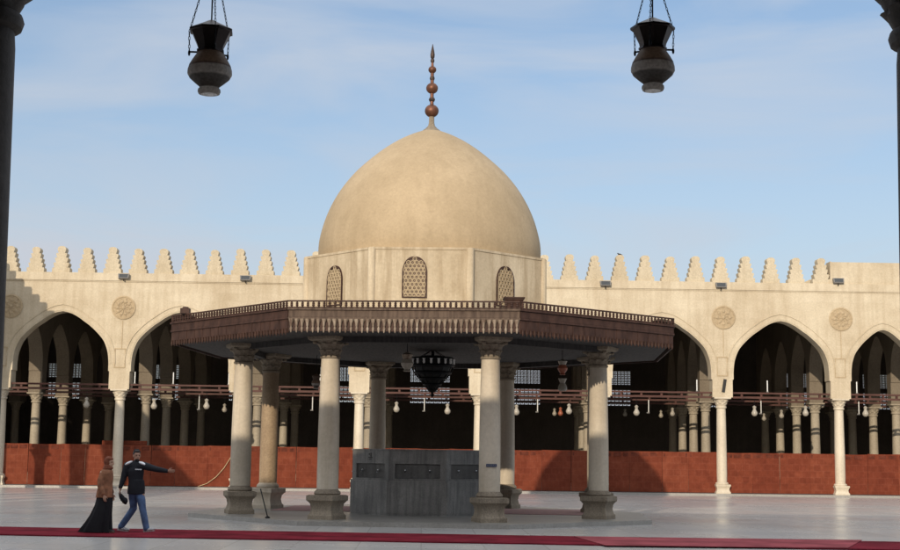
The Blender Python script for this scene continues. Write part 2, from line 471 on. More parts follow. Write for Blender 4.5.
def arcade_wall(mb, cols, zcap, zspr, ztop, y0, y1, x_lo, x_hi, pier=.48, rise=1.0):
    """wall over a row of columns with pointed openings; cols sorted x positions"""
    prof = []                                   # (x, zbottom)
    prof.append((x_lo, zcap))
    for i, cx in enumerate(cols):
        if i == 0: prof += [(cx - pier, zcap)]
        prof += [(cx + pier, zcap)] if i > 0 or True else []
        if i < len(cols) - 1:
            nx = cols[i + 1]
            mid = (cx + nx) / 2; hw = (nx - cx) / 2 - pier - .05
            prof += [(cx + pier, zspr - .35), (cx + pier + .05, zspr - .33)]
            hs = hw / 2.31
            for (ax, az) in ARCH: prof.append((mid - ax * hs, zspr + az * rise * (.55 + .45 * hs)))
            for (ax, az) in reversed(ARCH[:-1]): prof.append((mid + ax * hs, zspr + az * rise * (.55 + .45 * hs)))
            prof += [(nx - pier - .05, zspr - .33), (nx - pier, zspr - .35), (nx - pier, zcap)]
    prof.append((x_hi, zcap))
    vs = []; fs = []
    for x, z in prof: vs += [(x, y0, z), (x, y0, ztop), (x, y1, z), (x, y1, ztop)]
    for k in range(len(prof) - 1):
        a = 4 * k; b = a + 4
        if prof[k + 1][0] - prof[k][0] > 1e-6:
            fs += [(a, b, b + 1, a + 1), (b + 2, a + 2, a + 3, b + 3), (a + 1, b + 1, b + 3, a + 3)]
        fs.append((b, a, a + 2, b + 2))
    fs += [(0, 1, 3, 2)]; e = 4 * (len(prof) - 1); fs += [(e, e + 2, e + 3, e + 1)]
    mb.add(vs, fs)
    return prof

def make_mesh_column_parts():
    """shared meshes of an arcade column (floor at 0)"""
    s = MB()
    s.lathe([(.235, .52), (.245, .9), (.24, 2.0), (.215, 3.9), (.205, 4.12 - KERB)], 20)
    c = MB()
    c.lathe([(.215, 4.10 - KERB), (.25, 4.12 - KERB), (.262, 4.16 - KERB), (.25, 4.20 - KERB), (.215, 4.22 - KERB)], 24)
    c.fluted([(r, z - KERB, d) for r, z, d in [(.222, 4.215, 0), (.24, 4.25, .06), (.262, 4.30, .12), (.285, 4.335, .20), (.265, 4.345, .06), (.285, 4.39, .10), (.315, 4.44, .16), (.345, 4.485, .22), (.31, 4.50, .05), (.33, 4.53, .0)]])
    c.sqlathe([(.335, 4.53 - KERB), (.385, 4.545 - KERB), (.40, 4.565 - KERB), (.40, ZCAP - KERB)])
    b = MB()
    b.sqlathe([(.345, 0), (.345, .06), (.31, .10), (.285, .20), (.31, .30), (.345, .35), (.345, .42), (.30, .43)])
    b.lathe([(.30, .43), (.315, .46), (.30, .50), (.25, .53)], 20)
    return [x.mesh(n) for x, n in ((s, 'shaft'), (c, 'capital'), (b, 'base'))]
SH, CP, BS = make_mesh_column_parts()
for me in (SH, CP, BS): me.materials.append(M['marble'])

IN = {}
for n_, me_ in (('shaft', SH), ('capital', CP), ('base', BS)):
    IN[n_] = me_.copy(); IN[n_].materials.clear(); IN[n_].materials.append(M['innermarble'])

def arcade_column(parent, x, y, z, mats=None):
    o = bpy.data.objects.new('column', None); COL.objects.link(o); o.parent = parent; o.location = (x, y, z); o.empty_display_size = .2
    for n, me in (('shaft', SH), ('capital', CP), ('base', BS)):
        c = link(n, me if not mats else mats[n], o)
    return o

# ------------------------------------------------------------------ far arcade building
FA = thing('arcade_building', 'long cream arcaded hall with pointed arches and stepped battlements across the courtyard', 'building', (0, Y0, 0))
cpx = [-119.5, 0.0, 118.5, 238.5, 358.5, 478.5, 600.5, 721.5, 839.5, 927, 1046]
CX = [XX(p, Y0, 2.5) for p in cpx]
ZTOP = 10.12
WT = .40                        # half thickness
mb = MB()
prof = arcade_wall(mb, CX, ZCAP, ZSPR, 9.74, -WT, WT, CX[0] - 3, CX[-1] + 1.0)
mb.build('wall', M['wall'], FA)
mb = MB(); mb.box(CX[0] - 3, CX[-1] + 1.0, -WT - .07, WT, 9.75, ZTOP); mb.box(CX[0] - 3, CX[-1] + 1.0, -WT - .03, WT, 9.695, 9.748)
mb.build('cornice', M['wall'], FA)
# raised bands round the arches
mb = MB()
for i in range(len(CX) - 1):
    mid = (CX[i] + CX[i + 1]) / 2; hs = ((CX[i + 1] - CX[i]) / 2 - .53) / 2.31; q = (.55 + .45 * hs)
    full = [(mid - ax * hs, ZSPR + az * q) for ax, az in ARCH] + [(mid + ax * hs, ZSPR + az * q) for ax, az in reversed(ARCH[:-1])]
    for off, wd, pr in ((.05, .07, .02), (.30, .035, .035)):
        a = []; b = []
        for k, (x, z) in enumerate(full):
            x0, z0 = full[max(k - 1, 0)]; x1, z1 = full[min(k + 1, len(full) - 1)]
            dx, dz = x1 - x0, z1 - z0; l = math.hypot(dx, dz)
            nx, nz_ = -dz / l, dx / l
            if x == mid: nx, nz_ = 0, 1.05
            a.append((x + nx * off, z + nz_ * off)); b.append((x + nx * (off + wd), z + nz_ * (off + wd)))
        m_ = len(a); vs = []; fs = []
        for (x, z), (x2, z2) in zip(a, b): vs += [(x, -WT + .002, z), (x, -WT - pr, z), (x2, -WT - pr, z2), (x2, -WT + .002, z2)]
        for k in range(m_ - 1):
            s_ = 4 * k; t_ = s_ + 4
            fs += [(s_, s_ + 1, t_ + 1, t_), (s_ + 1, s_ + 2, t_ + 2, t_ + 1), (s_ + 2, s_ + 3, t_ + 3, t_ + 2)]
        fs += [(0, 3, 2, 1), (4 * m_ - 4, 4 * m_ - 3, 4 * m_ - 2, 4 * m_ - 1)]
        mb.add(vs, fs)
mb.build('arch_moulding', M['merlon'], FA)
# medallions, and the shallow niche and groove under each
mesh_med = None
def medallion_mesh(k):
    mb = MB()
    Mx = Matrix.Rotation(PI / 2, 4, 'X')
    mb.lathe([(.56, 0), (.57, .03), (.54, .05), (.50, .05), (.49, .02)], 32, Mx, cap=False)
    mb.lathe([(.50, 0.0), (.50, .025)], 32, Mx)
    rnd = random.Random(k)
    n = 6 + 2 * (k % 3)
    for i in range(n):
        a = 2 * PI * i / n
        mb.ball((.30 * math.cos(a), -.03, .30 * math.sin(a)), (.085, .035, .085), 8, 6)
        mb.tube([(.08 * math.cos(a + .3), -.035, .08 * math.sin(a + .3)), (.25 * math.cos(a + .2), -.04, .25 * math.sin(a + .2)), (.45 * math.cos(a), -.035, .45 * math.sin(a))], .018, 5)
    mb.ball((0, -.03, 0), (.09, .05, .09), 10, 6)
    return mb
zmed = 8.42
for k in (1, 2, 7, 8, 9):
    medallion_mesh(k).build('medallion', M['capstone'] if False else M['lattice'], FA, (CX[k] + (.32 if k == 1 else 0.08), -WT, zmed + (.05 if k < 4 else 0)))
for k in range(1, 10):
    x = CX[k]; mb = MB()
    mb.box(x - .26, x + .26, -WT - .025, -WT + .002, 5.62, 5.66); mb.box(x - .26, x + .26, -WT - .025, -WT + .002, 6.5, 6.54)
    mb.box(x - .26, x - .22, -WT - .025, -WT + .002, 5.66, 6.5); mb.box(x + .22, x + .26, -WT - .025, -WT + .002, 5.66, 6.5)
    mb.box(x + .05, x + .075, -WT - .02, -WT + .002, 6.54, 7.85)
    mb.build('niche_frame', M['lattice'], FA)
mb = MB()
mb.box(-.07, .07, -.06, 0, 0, .62, Matrix.Rotation(R(9), 4, 'Y'))
mb.build('wall_slot', M['blackp'], FA, (CX[7] + .02, -WT, 4.86))

# merlons
def merlon_mesh(seed, front=True):
    rnd = random.Random(seed)
    pts = [(.44, 0)]
    wds = [.415, .365, .31, .255, .20]
    z = 0; h = 1.17 / 5.15
    pr = []
    for i, wd in enumerate(wds):
        hh = h + rnd.uniform(-.012, .012)
        pr.append((wd - .05, z)) if i else pr.append((wd, z))
        pr.append((wd + rnd.uniform(-.012, .012), z + hh * .72)); pr.append((wd - .012, z + hh)); z += hh
    pr.append((.155, z + .05)); pr.append((.08, z + .09))
    right = pr; left = [(-x + rnd.uniform(-.012, .012), zz) for x, zz in reversed(pr)]
    mb = MB(); mb.prism(right + left, -.24, .24)
    return mb.mesh('merlon')
mer = []
for s in range(6):
    me = merlon_mesh(s); me.materials.append(M['merlon']); mer.append(me)
xm0 = XX(37.8, Y0, 10.6); xm1 = XX(819.3, Y0, 10.6); dm = (xm1 - xm0) / 31
for n in range(-5, 32):
    o = link('merlon', mer[(n * 5 + n // 3) % 6], FA, (xm0 + dm * n, -.12, ZTOP)); o.scale = (1 + random.uniform(-.04, .04), 1, 1 + random.uniform(-.03, .03))
xb = XX(829, Y0, 10.6)
mb = MB(); mb.box(xb, CX[-1] + 1.0, -WT + .03, .5, ZTOP, 11.18); mb.box(xb - .06, xb - .004, -WT - .02, .3, ZTOP, 11.2)
mb.build('parapet_block', M['wall'], FA)
mb = MB(); mb.prism([(-.85, 0), (.3, 0), (.3, .52)], .32, .7); mb.build('ramp_wall', M['merlon'], FA, (xm1 - .15, 0, ZTOP))
# inner rows
ROWY = [5.0, 9.45, 13.95, 18.4]
SK = .052
REAR0 = 19.2
for cx in CX:
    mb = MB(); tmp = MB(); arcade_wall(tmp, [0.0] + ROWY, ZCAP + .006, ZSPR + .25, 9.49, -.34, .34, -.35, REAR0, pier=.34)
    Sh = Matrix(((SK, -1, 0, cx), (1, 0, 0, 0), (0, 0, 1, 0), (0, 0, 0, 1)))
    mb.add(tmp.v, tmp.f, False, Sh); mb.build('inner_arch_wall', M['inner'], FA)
ends = (CX[0] - 3, CX[-1] + 2)
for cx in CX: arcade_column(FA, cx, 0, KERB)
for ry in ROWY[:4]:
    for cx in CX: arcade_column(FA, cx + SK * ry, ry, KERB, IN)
REAR = 23.2
# roof and rear wall with window openings
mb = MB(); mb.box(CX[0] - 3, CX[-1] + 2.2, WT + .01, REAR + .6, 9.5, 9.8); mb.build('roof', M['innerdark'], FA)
wx = []
for i in range(-5, 8): wx.append(XX(430 + 90.6 * i, Y0 + REAR, 6))
ww = 1.28
mb = MB(); xs = CX[0] - 3
for x in wx:
    if x - ww > xs:
        mb.box(xs, x - ww, REAR, REAR + .4, 0, 9.49)
    mb.box(x - ww, x + ww, REAR, REAR + .4, 0, 5.0)
    mb.box(x - ww, x + ww, REAR, REAR + .4, 6.05, 6.35)
    mb.box(x - ww, x + ww, REAR, REAR + .4, 7.25, 9.49)
    xs = x + ww
mb.box(xs, CX[-1] + 2.2, REAR, REAR + .4, 0, 9.49)
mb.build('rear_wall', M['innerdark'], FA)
lat = MB()
def lattice(mb, x0, x1, z0, z1, y0, y1, cell, bar):
    nx = max(1, round((x1 - x0) / cell)); nz = max(1, round((z1 - z0) / cell))
    cx_ = (x1 - x0) / nx; cz_ = (z1 - z0) / nz
    for i in range(nx + 1): mb.box(x0 + i * cx_ - bar / 2, x0 + i * cx_ + bar / 2, y0, y1, z0, z1)
    for k in range(nz + 1): mb.box(x0, x1, y0 + .004, y1 - .004, z0 + k * cz_ - bar / 2, z0 + k * cz_ + bar / 2)
    for i in range(nx):
        for k in range(nz):
            a = (x0 + i * cx_, z0 + k * cz_); c = (a[0] + cx_, a[1] + cz_)
            m_ = ((a[0] + c[0]) / 2, (a[1] + c[1]) / 2); q = cell * .30
            mb.prism([(m_[0] - q, m_[1]), (m_[0], m_[1] - q), (m_[0] + q, m_[1]), (m_[0], m_[1] + q)], y0 + .008, y1 - .008)
lattice(lat, -ww, ww, 5.0, 6.05, .1, .22, .26, .07)
for sx in (-.86, 0, .86):
    lattice(lat, sx - .42, sx + .42, 6.35, 7.25, .1, .22, .23, .07)
lm = lat.mesh('window_lattice'); lm.materials.append(M['wlattice'])
for x in wx: link('window_lattice', lm, FA, (x, REAR, 0))
# end walls
MB().box(CX[-1] + 1.9, CX[-1] + 2.2, WT + .01, REAR, 0, 9.49).build('end_wall', M['innerdark'], FA)
MB().box(CX[0] - 3.3, CX[0] - 3.002, WT + .01, REAR, 0, 9.49).build('end_wall', M['innerdark'], FA)

def tie_beam(parent, x0, x1, y, z, mat):
    mb = MB()
    mb.box(x0, x1, y - .09, y + .09, z + .02, z + .11); mb.box(x0, x1, y - .10, y + .10, z + .235, z + .315)
    for k in range(5):
        x = x0 + (x1 - x0) * (k + .5) / 5
        mb.box(x - .05, x + .05, y - .05, y + .05, z + .111, z + .234)
    return mb.build('tie_beam', mat, parent)
for i in range(len(CX) - 1):
    tie_beam(FA, CX[i] + .482, CX[i + 1] - .482, -.18, ZCAP - .06, M['beam'])
for j in (0, 1):
    ry = ROWY[j]
    for i in range(len(CX) - 1):
        tie_beam(FA, CX[i] + SK * ry + .482, CX[i + 1] + SK * ry - .482, ry, ZCAP - .02, M['beam'])

# left wing: the same arcade turned along the left of the court, outside the picture
LW = thing('side_wing', 'cream battlemented arcade wing along the left side of the courtyard', 'building', (XX(-9, Y0, 5) - .4, Y0 - .9, 0), R(90))
cols = [-(2.6 + 5.74 * k) for k in range(9)][::-1]
mb = MB(); arcade_wall(mb, cols, ZCAP, ZSPR, ZTOP, -.2, .3, cols[0] - 1, 0); mb.build('wall', M['wall'], LW)
for cx in cols: arcade_column(LW, cx, 0.05, 0)
for n in range(12): link('merlon', mer[n % 6], LW, (-1.0 - 1.2 * n, .05, ZTOP))

# ------------------------------------------------------------------ near arcade (we stand inside it)
YN = 8.4
rN = .215
xl = XX(9, YN, 3.6) - rN; xr = XX(901, YN, 3.6) + rN
NA = thing('near_arcade', 'dark shaded arcade in the foreground with a column at each picture edge', 'building', (0, YN, 0))
sp = xr - xl
NZ = .18
ncol = [xl + sp * k for k in range(-5, 7)]
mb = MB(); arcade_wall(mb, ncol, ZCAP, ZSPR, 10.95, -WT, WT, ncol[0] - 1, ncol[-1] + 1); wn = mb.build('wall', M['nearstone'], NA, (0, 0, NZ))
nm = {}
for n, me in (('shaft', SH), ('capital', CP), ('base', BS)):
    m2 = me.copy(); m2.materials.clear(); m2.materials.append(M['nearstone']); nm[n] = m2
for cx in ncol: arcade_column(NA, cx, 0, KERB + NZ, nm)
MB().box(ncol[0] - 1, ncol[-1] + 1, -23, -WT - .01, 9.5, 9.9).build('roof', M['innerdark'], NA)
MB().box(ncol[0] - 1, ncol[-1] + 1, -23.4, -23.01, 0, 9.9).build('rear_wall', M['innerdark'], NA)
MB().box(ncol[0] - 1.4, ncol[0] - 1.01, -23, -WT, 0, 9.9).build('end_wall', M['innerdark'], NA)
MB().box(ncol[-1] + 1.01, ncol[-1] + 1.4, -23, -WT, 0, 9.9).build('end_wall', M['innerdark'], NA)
for i in range(len(ncol) - 1): tie_beam(NA, ncol[i] + .482, ncol[i + 1] - .482, 0, ZCAP + .18, M['beam'])

# hanging lanterns of the near arcade
def near_lantern(px, ytop, ybot, label, rot, hooks):
    pb = P(px, ybot, YN)
    hgt = (ybot - ytop) / F * YN
    t = thing('hanging_lantern', label, 'lantern', (pb.x, YN, pb.z), rot, 'mosque lanterns hung in the near arch')
    s = hgt / .47
    g = MB()
    g.lathe([(z[0] * s, z[1] * s) for z in [(.05, 0), (.064, .004), (.07, .018), (.068, .032), (.058, .040), (.062, .05), (.092, .075), (.122, .102), (.136, .128), (.135, .150), (.126, .182), (.108, .215), (.089, .245), (.078, .262)]], 28, cap=False)
    g.build('glass_bulb', M['lampglass'], t)
    c = MB()
    c.lathe([(z[0] * s, z[1] * s) for z in [(.079, .262), (.088, .264), (.088, .276), (.080, .278), (.084, .30), (.105, .345), (.125, .388), (.139, .392), (.139, .405), (.120, .415), (.085, .432), (.045, .452), (.02, .466), (.01, .47)]], 8, smooth=False)
    c.build('cap', M['lampcap'], t)
    for k in range(3):
        rim = MB()
        a = 2 * PI * k / 3 + .35
        rim.tube([(.07 * math.cos(a) * s, .07 * math.sin(a) * s, .27 * s), (.137 * math.cos(a) * s, .137 * math.sin(a) * s, .275 * s)], .006, 6)
        rim.ball((.138 * math.cos(a) * s, .138 * math.sin(a) * s, .268 * s), (.008, .008, .02), 8, 6)
        rim.build('hook', M['iron'], t)
    top = ZCAP + .18 - pb.z
    for k in range(3):
        a = 2 * PI * k / 3 + .35
        ch = MB(); p0 = Vector((.137 * math.cos(a) * s, .137 * math.sin(a) * s, .27 * s)); p1 = Vector((.142 * math.cos(a) * s, .142 * math.sin(a) * s, .40 * s)); p2 = Vector((.03 * math.cos(a), .03 * math.sin(a), top - .1))
        seq = []
        for (u, v) in ((p0, p1), (p1, p2)):
            n = max(2, int((v - u).length / .022))
            for q in range(n): seq.append(u.lerp(v, q / n))
        seq.append(p2)
        for q in range(len(seq) - 1):
            ang = (q % 2) * PI / 2
            a_, b_ = seq[q], seq[q + 1]; mid = (a_ + b_) / 2; dd = (b_ - a_); l = dd.length * .66
            dd.normalize(); side = dd.cross(Vector((math.cos(a + ang), math.sin(a + ang), .01))).normalized()
            ring = [mid + dd * l * math.cos(x) + side * .0055 * math.sin(x) for x in [2 * PI * i / 6 for i in range(6)]]
            ch.tube(ring, .0022, 4, closed=True)
        ch.build('chain', M['iron'], t)
    rod = MB(); rod.tube([(0, 0, .46 * s), (0, 0, top - .002)], .005, 6); rod.build('rod', M['iron'], t)
    return t
near_lantern(209, 16, 94.5, 'left hanging mosque lantern with three chains and a dark faceted cap against the sky', .5, 3)
near_lantern(653, 13, 91, 'right hanging mosque lantern with dark faceted cap and grey glass bulb against the sky', -.1, 2)

# ------------------------------------------------------------------ fountain pavilion
PH = -R(5.3)                        # turned clockwise seen from above
pc = P(427.5, 400, 40.0); FX, FY = pc.x, 40.0
PAV = thing('fountain_pavilion', 'domed octagonal ablution fountain pavilion with brown wooden canopy on old columns', 'pavilion', (FX, FY, 0), PH)
PLH = .11
def octo(ap, ph=0.0):
    r = ap / math.cos(PI / 8)
    return [(r * math.cos(PI / 8 + k * PI / 4 + ph), r * math.sin(PI / 8 + k * PI / 4 + ph)) for k in range(8)]
MB().slab(octo(6.15), 0.0, PLH).build('platform', M['platform'], PAV)
inv = Matrix.Rotation(-PH, 3, 'Z')
def loc_in_pav(p): 
    d = inv @ (Vector((p.x, p.y, 0)) - Vector((FX, FY, 0))); return d
# columns: (px of the shaft, Y, radius top, radius bottom, material)
def pav_column(px, Y, key, rb, rt, capmat):
    p = Vector((XX(px, Y, 2.5), Y, 0)); l = loc_in_pav(p)
    ang = math.atan2(l.y, l.x)
    o = bpy.data.objects.new('column', None); COL.objects.link(o); o.parent = PAV; o.location = (l.x, l.y, PLH); o.rotation_euler = (0, 0, round((ang - PI / 8) / (PI / 4)) * PI / 4 + PI / 8)
    s = MB(); s.lathe([(rb, .74), (rb * 1.01, 1.2), (rb * .99, 2.2), ((rb + rt) / 2, 3.3), (rt, 4.0)], 28); s.build('shaft', M[key], o)
    b = MB()
    b.sqlathe([(.345, 0), (.345, .10), (.31, .14), (.285, .26), (.305, .38), (.35, .44), (.38, .47), (.38, .58), (.33, .60)])
    b.lathe([(.31, .60), (.335, .635), (.32, .68), (.28, .72), (.26, .745)], 24)
    b.build('base', M['capstone'] if key != 'brownstone' else M['oldstone'], o)
    c = MB()
    c.lathe([(rt, 3.98), (rt + .03, 4.0), (rt + .035, 4.04), (rt, 4.07), (rt + .02, 4.2), (rt + .03, 4.32), (rt + .06, 4.42)], 24)
    c.fluted([(rt + dr, z, d) for dr, z, d in [(.005, 4.065, 0), (.015, 4.10, .08), (.03, 4.16, .14), (.055, 4.20, .24), (.03, 4.215, .08), (.045, 4.27, .12), (.075, 4.32, .18), (.11, 4.355, .28), (.07, 4.365, .05), (.13, 4.42, .0)]])
    for k in range(4):
        a = PI / 4 + k * PI / 2
        c.ball(((rt + .18) * math.cos(a), (rt + .18) * math.sin(a), 4.385), (.06, .06, .045), 8, 6)
    c.sqlathe([(rt + .13, 4.42), (rt + .19, 4.46), (rt + .20, 4.53)])
    c.build('capital', M['capstone'], o)
    return o
pcols = [(242, 38.0, 'oldstone', .275, .235), (269.5, 41.9, 'brownstone', .26, .235), (329, 35.3, 'oldstone', .27, .23), (377.5, 44.8, 'oldstone', .26, .23),
         (490, 34.8, 'oldstone', .265, .23), (506.5, 44.3, 'oldstone', .26, .225), (598.5, 37.4, 'oldstone', .265, .225), (596, 41.2, 'oldstone', .26, .23)]
for a in pcols: pav_column(*a[:3], a[3], a[4], None)
# little plate on the front right column
p = Vector((XX(491, 34.8, 1.5), 34.8, 0))
# canopy
ZS = PLH + 4.53
mb = MB(); mb.slab(octo(6.60), ZS + .002, ZS + .10); mb.build('ceiling', M['soffit'], PAV)
mb = MB()
oc = octo(5.05)
for k in range(8):
    a = Vector((*oc[k], 0)); b = Vector((*oc[(k + 1) % 8], 0)); d = (b - a); l = d.length; an = math.atan2(d.y, d.x)
    T = Matrix.Translation(a) @ Matrix.Rotation(an, 4, 'Z')
    mb.box(.02, l - .02, -.13, .13, ZS - .14, ZS, T)
mb.build('ring_beam', M['soffit'], PAV)
mb = MB(); mb.slab(octo(6.64), ZS + .10, ZS + .34); mb.build('roof', M['woodmid'], PAV)
AP = 6.70
SIDE = 2 * AP * math.tan(PI / 8)
zr = 5.38
for k in range(8):
    a0 = -PI / 2 + k * PI / 4 
    T = Matrix.Rotation(a0 + PI / 2, 4, 'Z')          # side frame: x along side, y outward is -y
    front = (k == 0)
    hs = SIDE / 2
    m_p = M['woodpale'] if front else M['wood']
    fas = MB()
    fas.box(-hs, hs, -AP - .03, -AP + .02, 4.98, 5.14, T)
    fas.box(-hs - .02, hs + .02, -AP - .07, -AP + .02, 5.145, 5.19, T)
    fas.box(-hs - .01, hs + .01, -AP - .05, -AP + .02, 4.93, 4.975, T)
    fas.build('fascia', M['woodmid'] if front else M['wood'], PAV)
    bal = MB(); nb = 42
    bal.box(-hs, hs, -AP - .05, -AP - .0, 5.345, zr, T)
    for i in range(nb):
        x = -hs + (i + .5) * SIDE / nb
        bal.lathe([(.017, 5.19), (.034, 5.205), (.022, 5.225), (.037, 5.262), (.026, 5.29), (.036, 5.305), (.018, 5.345)], 6, T @ Matrix.Translation((x, -AP - .025, 0)), smooth=False, cap=False)
    bal.box(-hs, hs, -AP - .02, -AP - .008, 5.19, 5.225, T)
    bal.build('balustrade', M['wood'] , PAV)
    pel = MB()
    zb = ZS - .02
    if front:
        pel.box(-hs, hs, -AP + .0, -AP + .02, 4.64, 4.93, T)
    else:
        for i in range(28):
            x0 = -hs + i * SIDE / 28; pel.box(x0 + .004, x0 + SIDE / 28 - .004, -AP - .012 - .006 * (i % 2), -AP + .02, 4.60, 4.93, T)
    pel.build('pelmet', M['wood'], PAV)
    pen = MB()
    if front or k in (1, 7):
        for i in range(nb):
            x = -hs + (i + .5) * SIDE / nb
            TT = T @ Matrix.Translation((x, -AP - .035, 0))
            pen.lathe([(.008, 4.60), (.022, 4.63), (.034, 4.70), (.018, 4.745), (.03, 4.765), (.036, 4.83), (.060, 4.90), (.064, 4.93)] if front else [(.006, 4.545), (.02, 4.57), (.03, 4.62), (.02, 4.68), (.028, 4.70)], 6, TT, smooth=False)
        pen.build('pendant_row', m_p, PAV)
    # brackets rail at pelmet foot
# roof box on the canopy corner, small block on the left corner
sb = MB(); sb.sqlathe([(.19, 0), (.19, .05), (.22, .22), (.24, .24), (.24, .27)]); 
q = P(514, 300, 33.9)
spk = thing('roof_box', 'small dark wooden box standing on the right front corner of the canopy rail', 'box', (q.x, 34.0, zr - .12)); sb.build('box_body', M['wood'], spk)
MB().box(-.26, .26, -.26, .26, .271, .30).build('lid', M['wood'], spk)
q = P(186, 313, 37.4)
sb = MB(); sb.box(-.12, .12, -.12, .12, 0, .14); sb.lathe([(.10, .14), (.07, .18), (.0, .19)], 10)
tag(sb.build('rail_block', M['wood'], None, (q.x, 37.3, zr + .002)), 'small brown block on the left corner of the canopy rail', 'block')

# drum
DB = 3.33; DA = 1.32; ZD0 = 5.1; ZD1 = 7.17
dp = [(-DA, -DB), (DA, -DB), (DB, -DA), (DB, DA), (DA, DB), (-DA, DB), (-DB, DA), (-DB, -DA)]
mb = MB(); mb.slab(dp, ZD0, ZD1); 
drum = mb.build('drum', M['drum'], PAV, (-.07, 0, 0), -PH * .45)
DT = Matrix.Translation((-.07, 0, 0)) @ Matrix.Rotation(-PH * .45, 4, 'Z')
for (x, y) in dp:
    mb = MB(); mb.lathe([(.11, ZD0), (.11, ZD1 - .03), (.09, ZD1 + .005)], 14, DT @ Matrix.Translation((x * .985, y * .985, 0)))
    mb.build('corner_pier', M['drum'], PAV)
mb = MB(); q = [(x * 1.006, y * 1.006) for x, y in dp]; mb.slab(q, ZD1 - .05, ZD1 + .012, DT); mb.build('drum_coping', M['drum'], PAV)
mb = MB(); mb.slab(octo(6.3), ZS + .34, ZS + .38); mb.build('roof_deck', M['platform'], PAV)

# drum windows: pointed stucco lattice in a red-brown edged recess
def pointed(w_, z0, zs, zt, n=8):
    pts = [(-w_, z0), (w_, z0), (w_, zs)]
    for i in range(1, n):
        t = i / n; pts.append((w_ * (math.cos(t * PI / 2) ** .8) * (1 - .06 * t), zs + (zt - zs) * math.sin(t * PI / 2) ** 1.05))
    pts.append((0, zt))
    pts += [(-x, z) for x, z in reversed(pts[2:-1])]
    return pts
def drum_window(T):
    w_ = .295; z0, zs, zt = 0, .66, 1.02
    outer = pointed(w_ + .035, z0 - .03, zs, zt + .05); inner = pointed(w_, z0, zs, zt)
    fr = MB(); n = len(outer); vs = []; fs = []
    for (x, z), (x2, z2) in zip(outer, inner): vs += [(x, -.035, z), (x2, -.035, z2), (x2, .0, z2), (x, 0, z)]
    for k in range(n):
        a = 4 * k; b = 4 * ((k + 1) % n)
        fs += [(a, b, b + 1, a + 1), (a + 1, b + 1, b + 2, a + 2), (a, a + 3, b + 3, b)]
    fr.add(vs, fs); f = fr.build('window', M['wood'], PAV); f.matrix_local = T
    bk = MB(); bk.prism([(x * .999, z) for x, z in inner], -.012, .0); bo = bk.build('pane', M['copperdk'], f)
    lt = MB(); c = .112
    def inside(x, z):
        if z < z0 or z > zt: return False
        if z <= zs: return abs(x) < w_
        t = (z - zs) / (zt - zs); return abs(x) < w_ * math.sqrt(max(0, 1 - t ** 1.9))
    for i in range(-3, 4):
        for k in range(0, 12):
            x = i * c + (c / 2 if k % 2 else 0); z = .03 + k * c * .87
            if inside(x, z):
                ring = [(x + c * .46 * math.cos(a), -.022, z + c * .46 * math.sin(a)) for a in [PI / 3 * q_ + PI / 6 for q_ in range(6)]]
                ring = [(max(-w_ + .01, min(w_ - .01, r_[0])), r_[1], max(.01, r_[2])) for r_ in ring]
                lt.tube(ring, .017, 5, closed=True)
                lt.ball((x, -.02, z), (.014, .014, .014), 6, 4)
    lt.build('lattice', M['lattice'], f)
    return f
faces8 = [((-DA, -DB), (DA, -DB)), ((DA, -DB), (DB, -DA)), ((-DB, -DA), (-DA, -DB)), ((DB, -DA), (DB, DA)), ((-DB, DA), (-DB, -DA))]
for (a, b), off in zip(faces8, (-.16, -.14, -.08, 0, 0)):
    a = Vector((*a, 0)); b = Vector((*b, 0)); d = b - a; an = math.atan2(d.y, d.x); mid = (a + b) / 2 + d.normalized() * off
    nrm = Vector((d.y, -d.x, 0)).normalized()
    T = DT @ Matrix.Translation(mid + nrm * .004 + Vector((0, 0, 5.86 if off == -.16 else 5.74))) @ Matrix.Rotation(an, 4, 'Z')
    drum_window(T)
# dome
dpf = [(3.165, 0), (3.20, .30), (3.17, .65), (3.06, 1.10), (2.92, 1.48), (2.72, 1.88), (2.47, 2.26), (2.16, 2.63), (1.80, 2.97), (1.44, 3.27), (1.08, 3.52), (.74, 3.71), (.45, 3.84), (.26, 3.91)]
def smooth_prof(pr, n=4):
    out = []
    q = [pr[0]] + pr + [pr[-1]]
    for k in range(1, len(q) - 2):
        for i in range(n):
            t = i / n
            out.append(tuple(.5 * (2 * q[k][d] + (q[k + 1][d] - q[k - 1][d]) * t + (2 * q[k - 1][d] - 5 * q[k][d] + 4 * q[k + 1][d] - q[k + 2][d]) * t * t + (3 * q[k][d] - q[k - 1][d] - 3 * q[k + 1][d] + q[k + 2][d]) * t ** 3) for d in (0, 1)))
    out.append(pr[-1]); return out
ZDM = ZD1 + .012
mb = MB(); mb.lathe([(r, z + ZDM) for r, z in smooth_prof(dpf)], 96); mb.build('dome', M['dome'], PAV)
zf = ZDM + 3.95
k_ = 40 / F
fin = bpy.data.objects.new('finial', None); COL.objects.link(fin); fin.parent = PAV; fin.location = (0, 0, zf)
mb = MB(); mb.lathe([(.44, -.12), (.30, -.05), (.17, .05), (.10, .13), (.08, .22), (.075, .42)], 24); mb.build('cone_foot', M['capstone'], fin)
mb = MB(); mb.lathe([(.055, .40), (.05, 1.7), (.035, 2.05)], 12); mb.build('rod', M['copper'], fin)
for z, r in ((.575, .205), (1.255, .175), (1.815, .118)):
    mb = MB(); mb.lathe([(max(.01, r * math.sin(PI * i / 14)), z - r * .93 * math.cos(PI * i / 14)) for i in range(15)], 20); mb.build('ball', M['copper'], fin)
for z, r in ((.915, .095), (1.555, .075), (2.085, .06)):
    mb = MB(); mb.lathe([(.03, z - .06), (r * .8, z - .05), (r, z), (r * .8, z + .05), (.03, z + .06)], 16); mb.build('collar', M['copperdk'], fin)
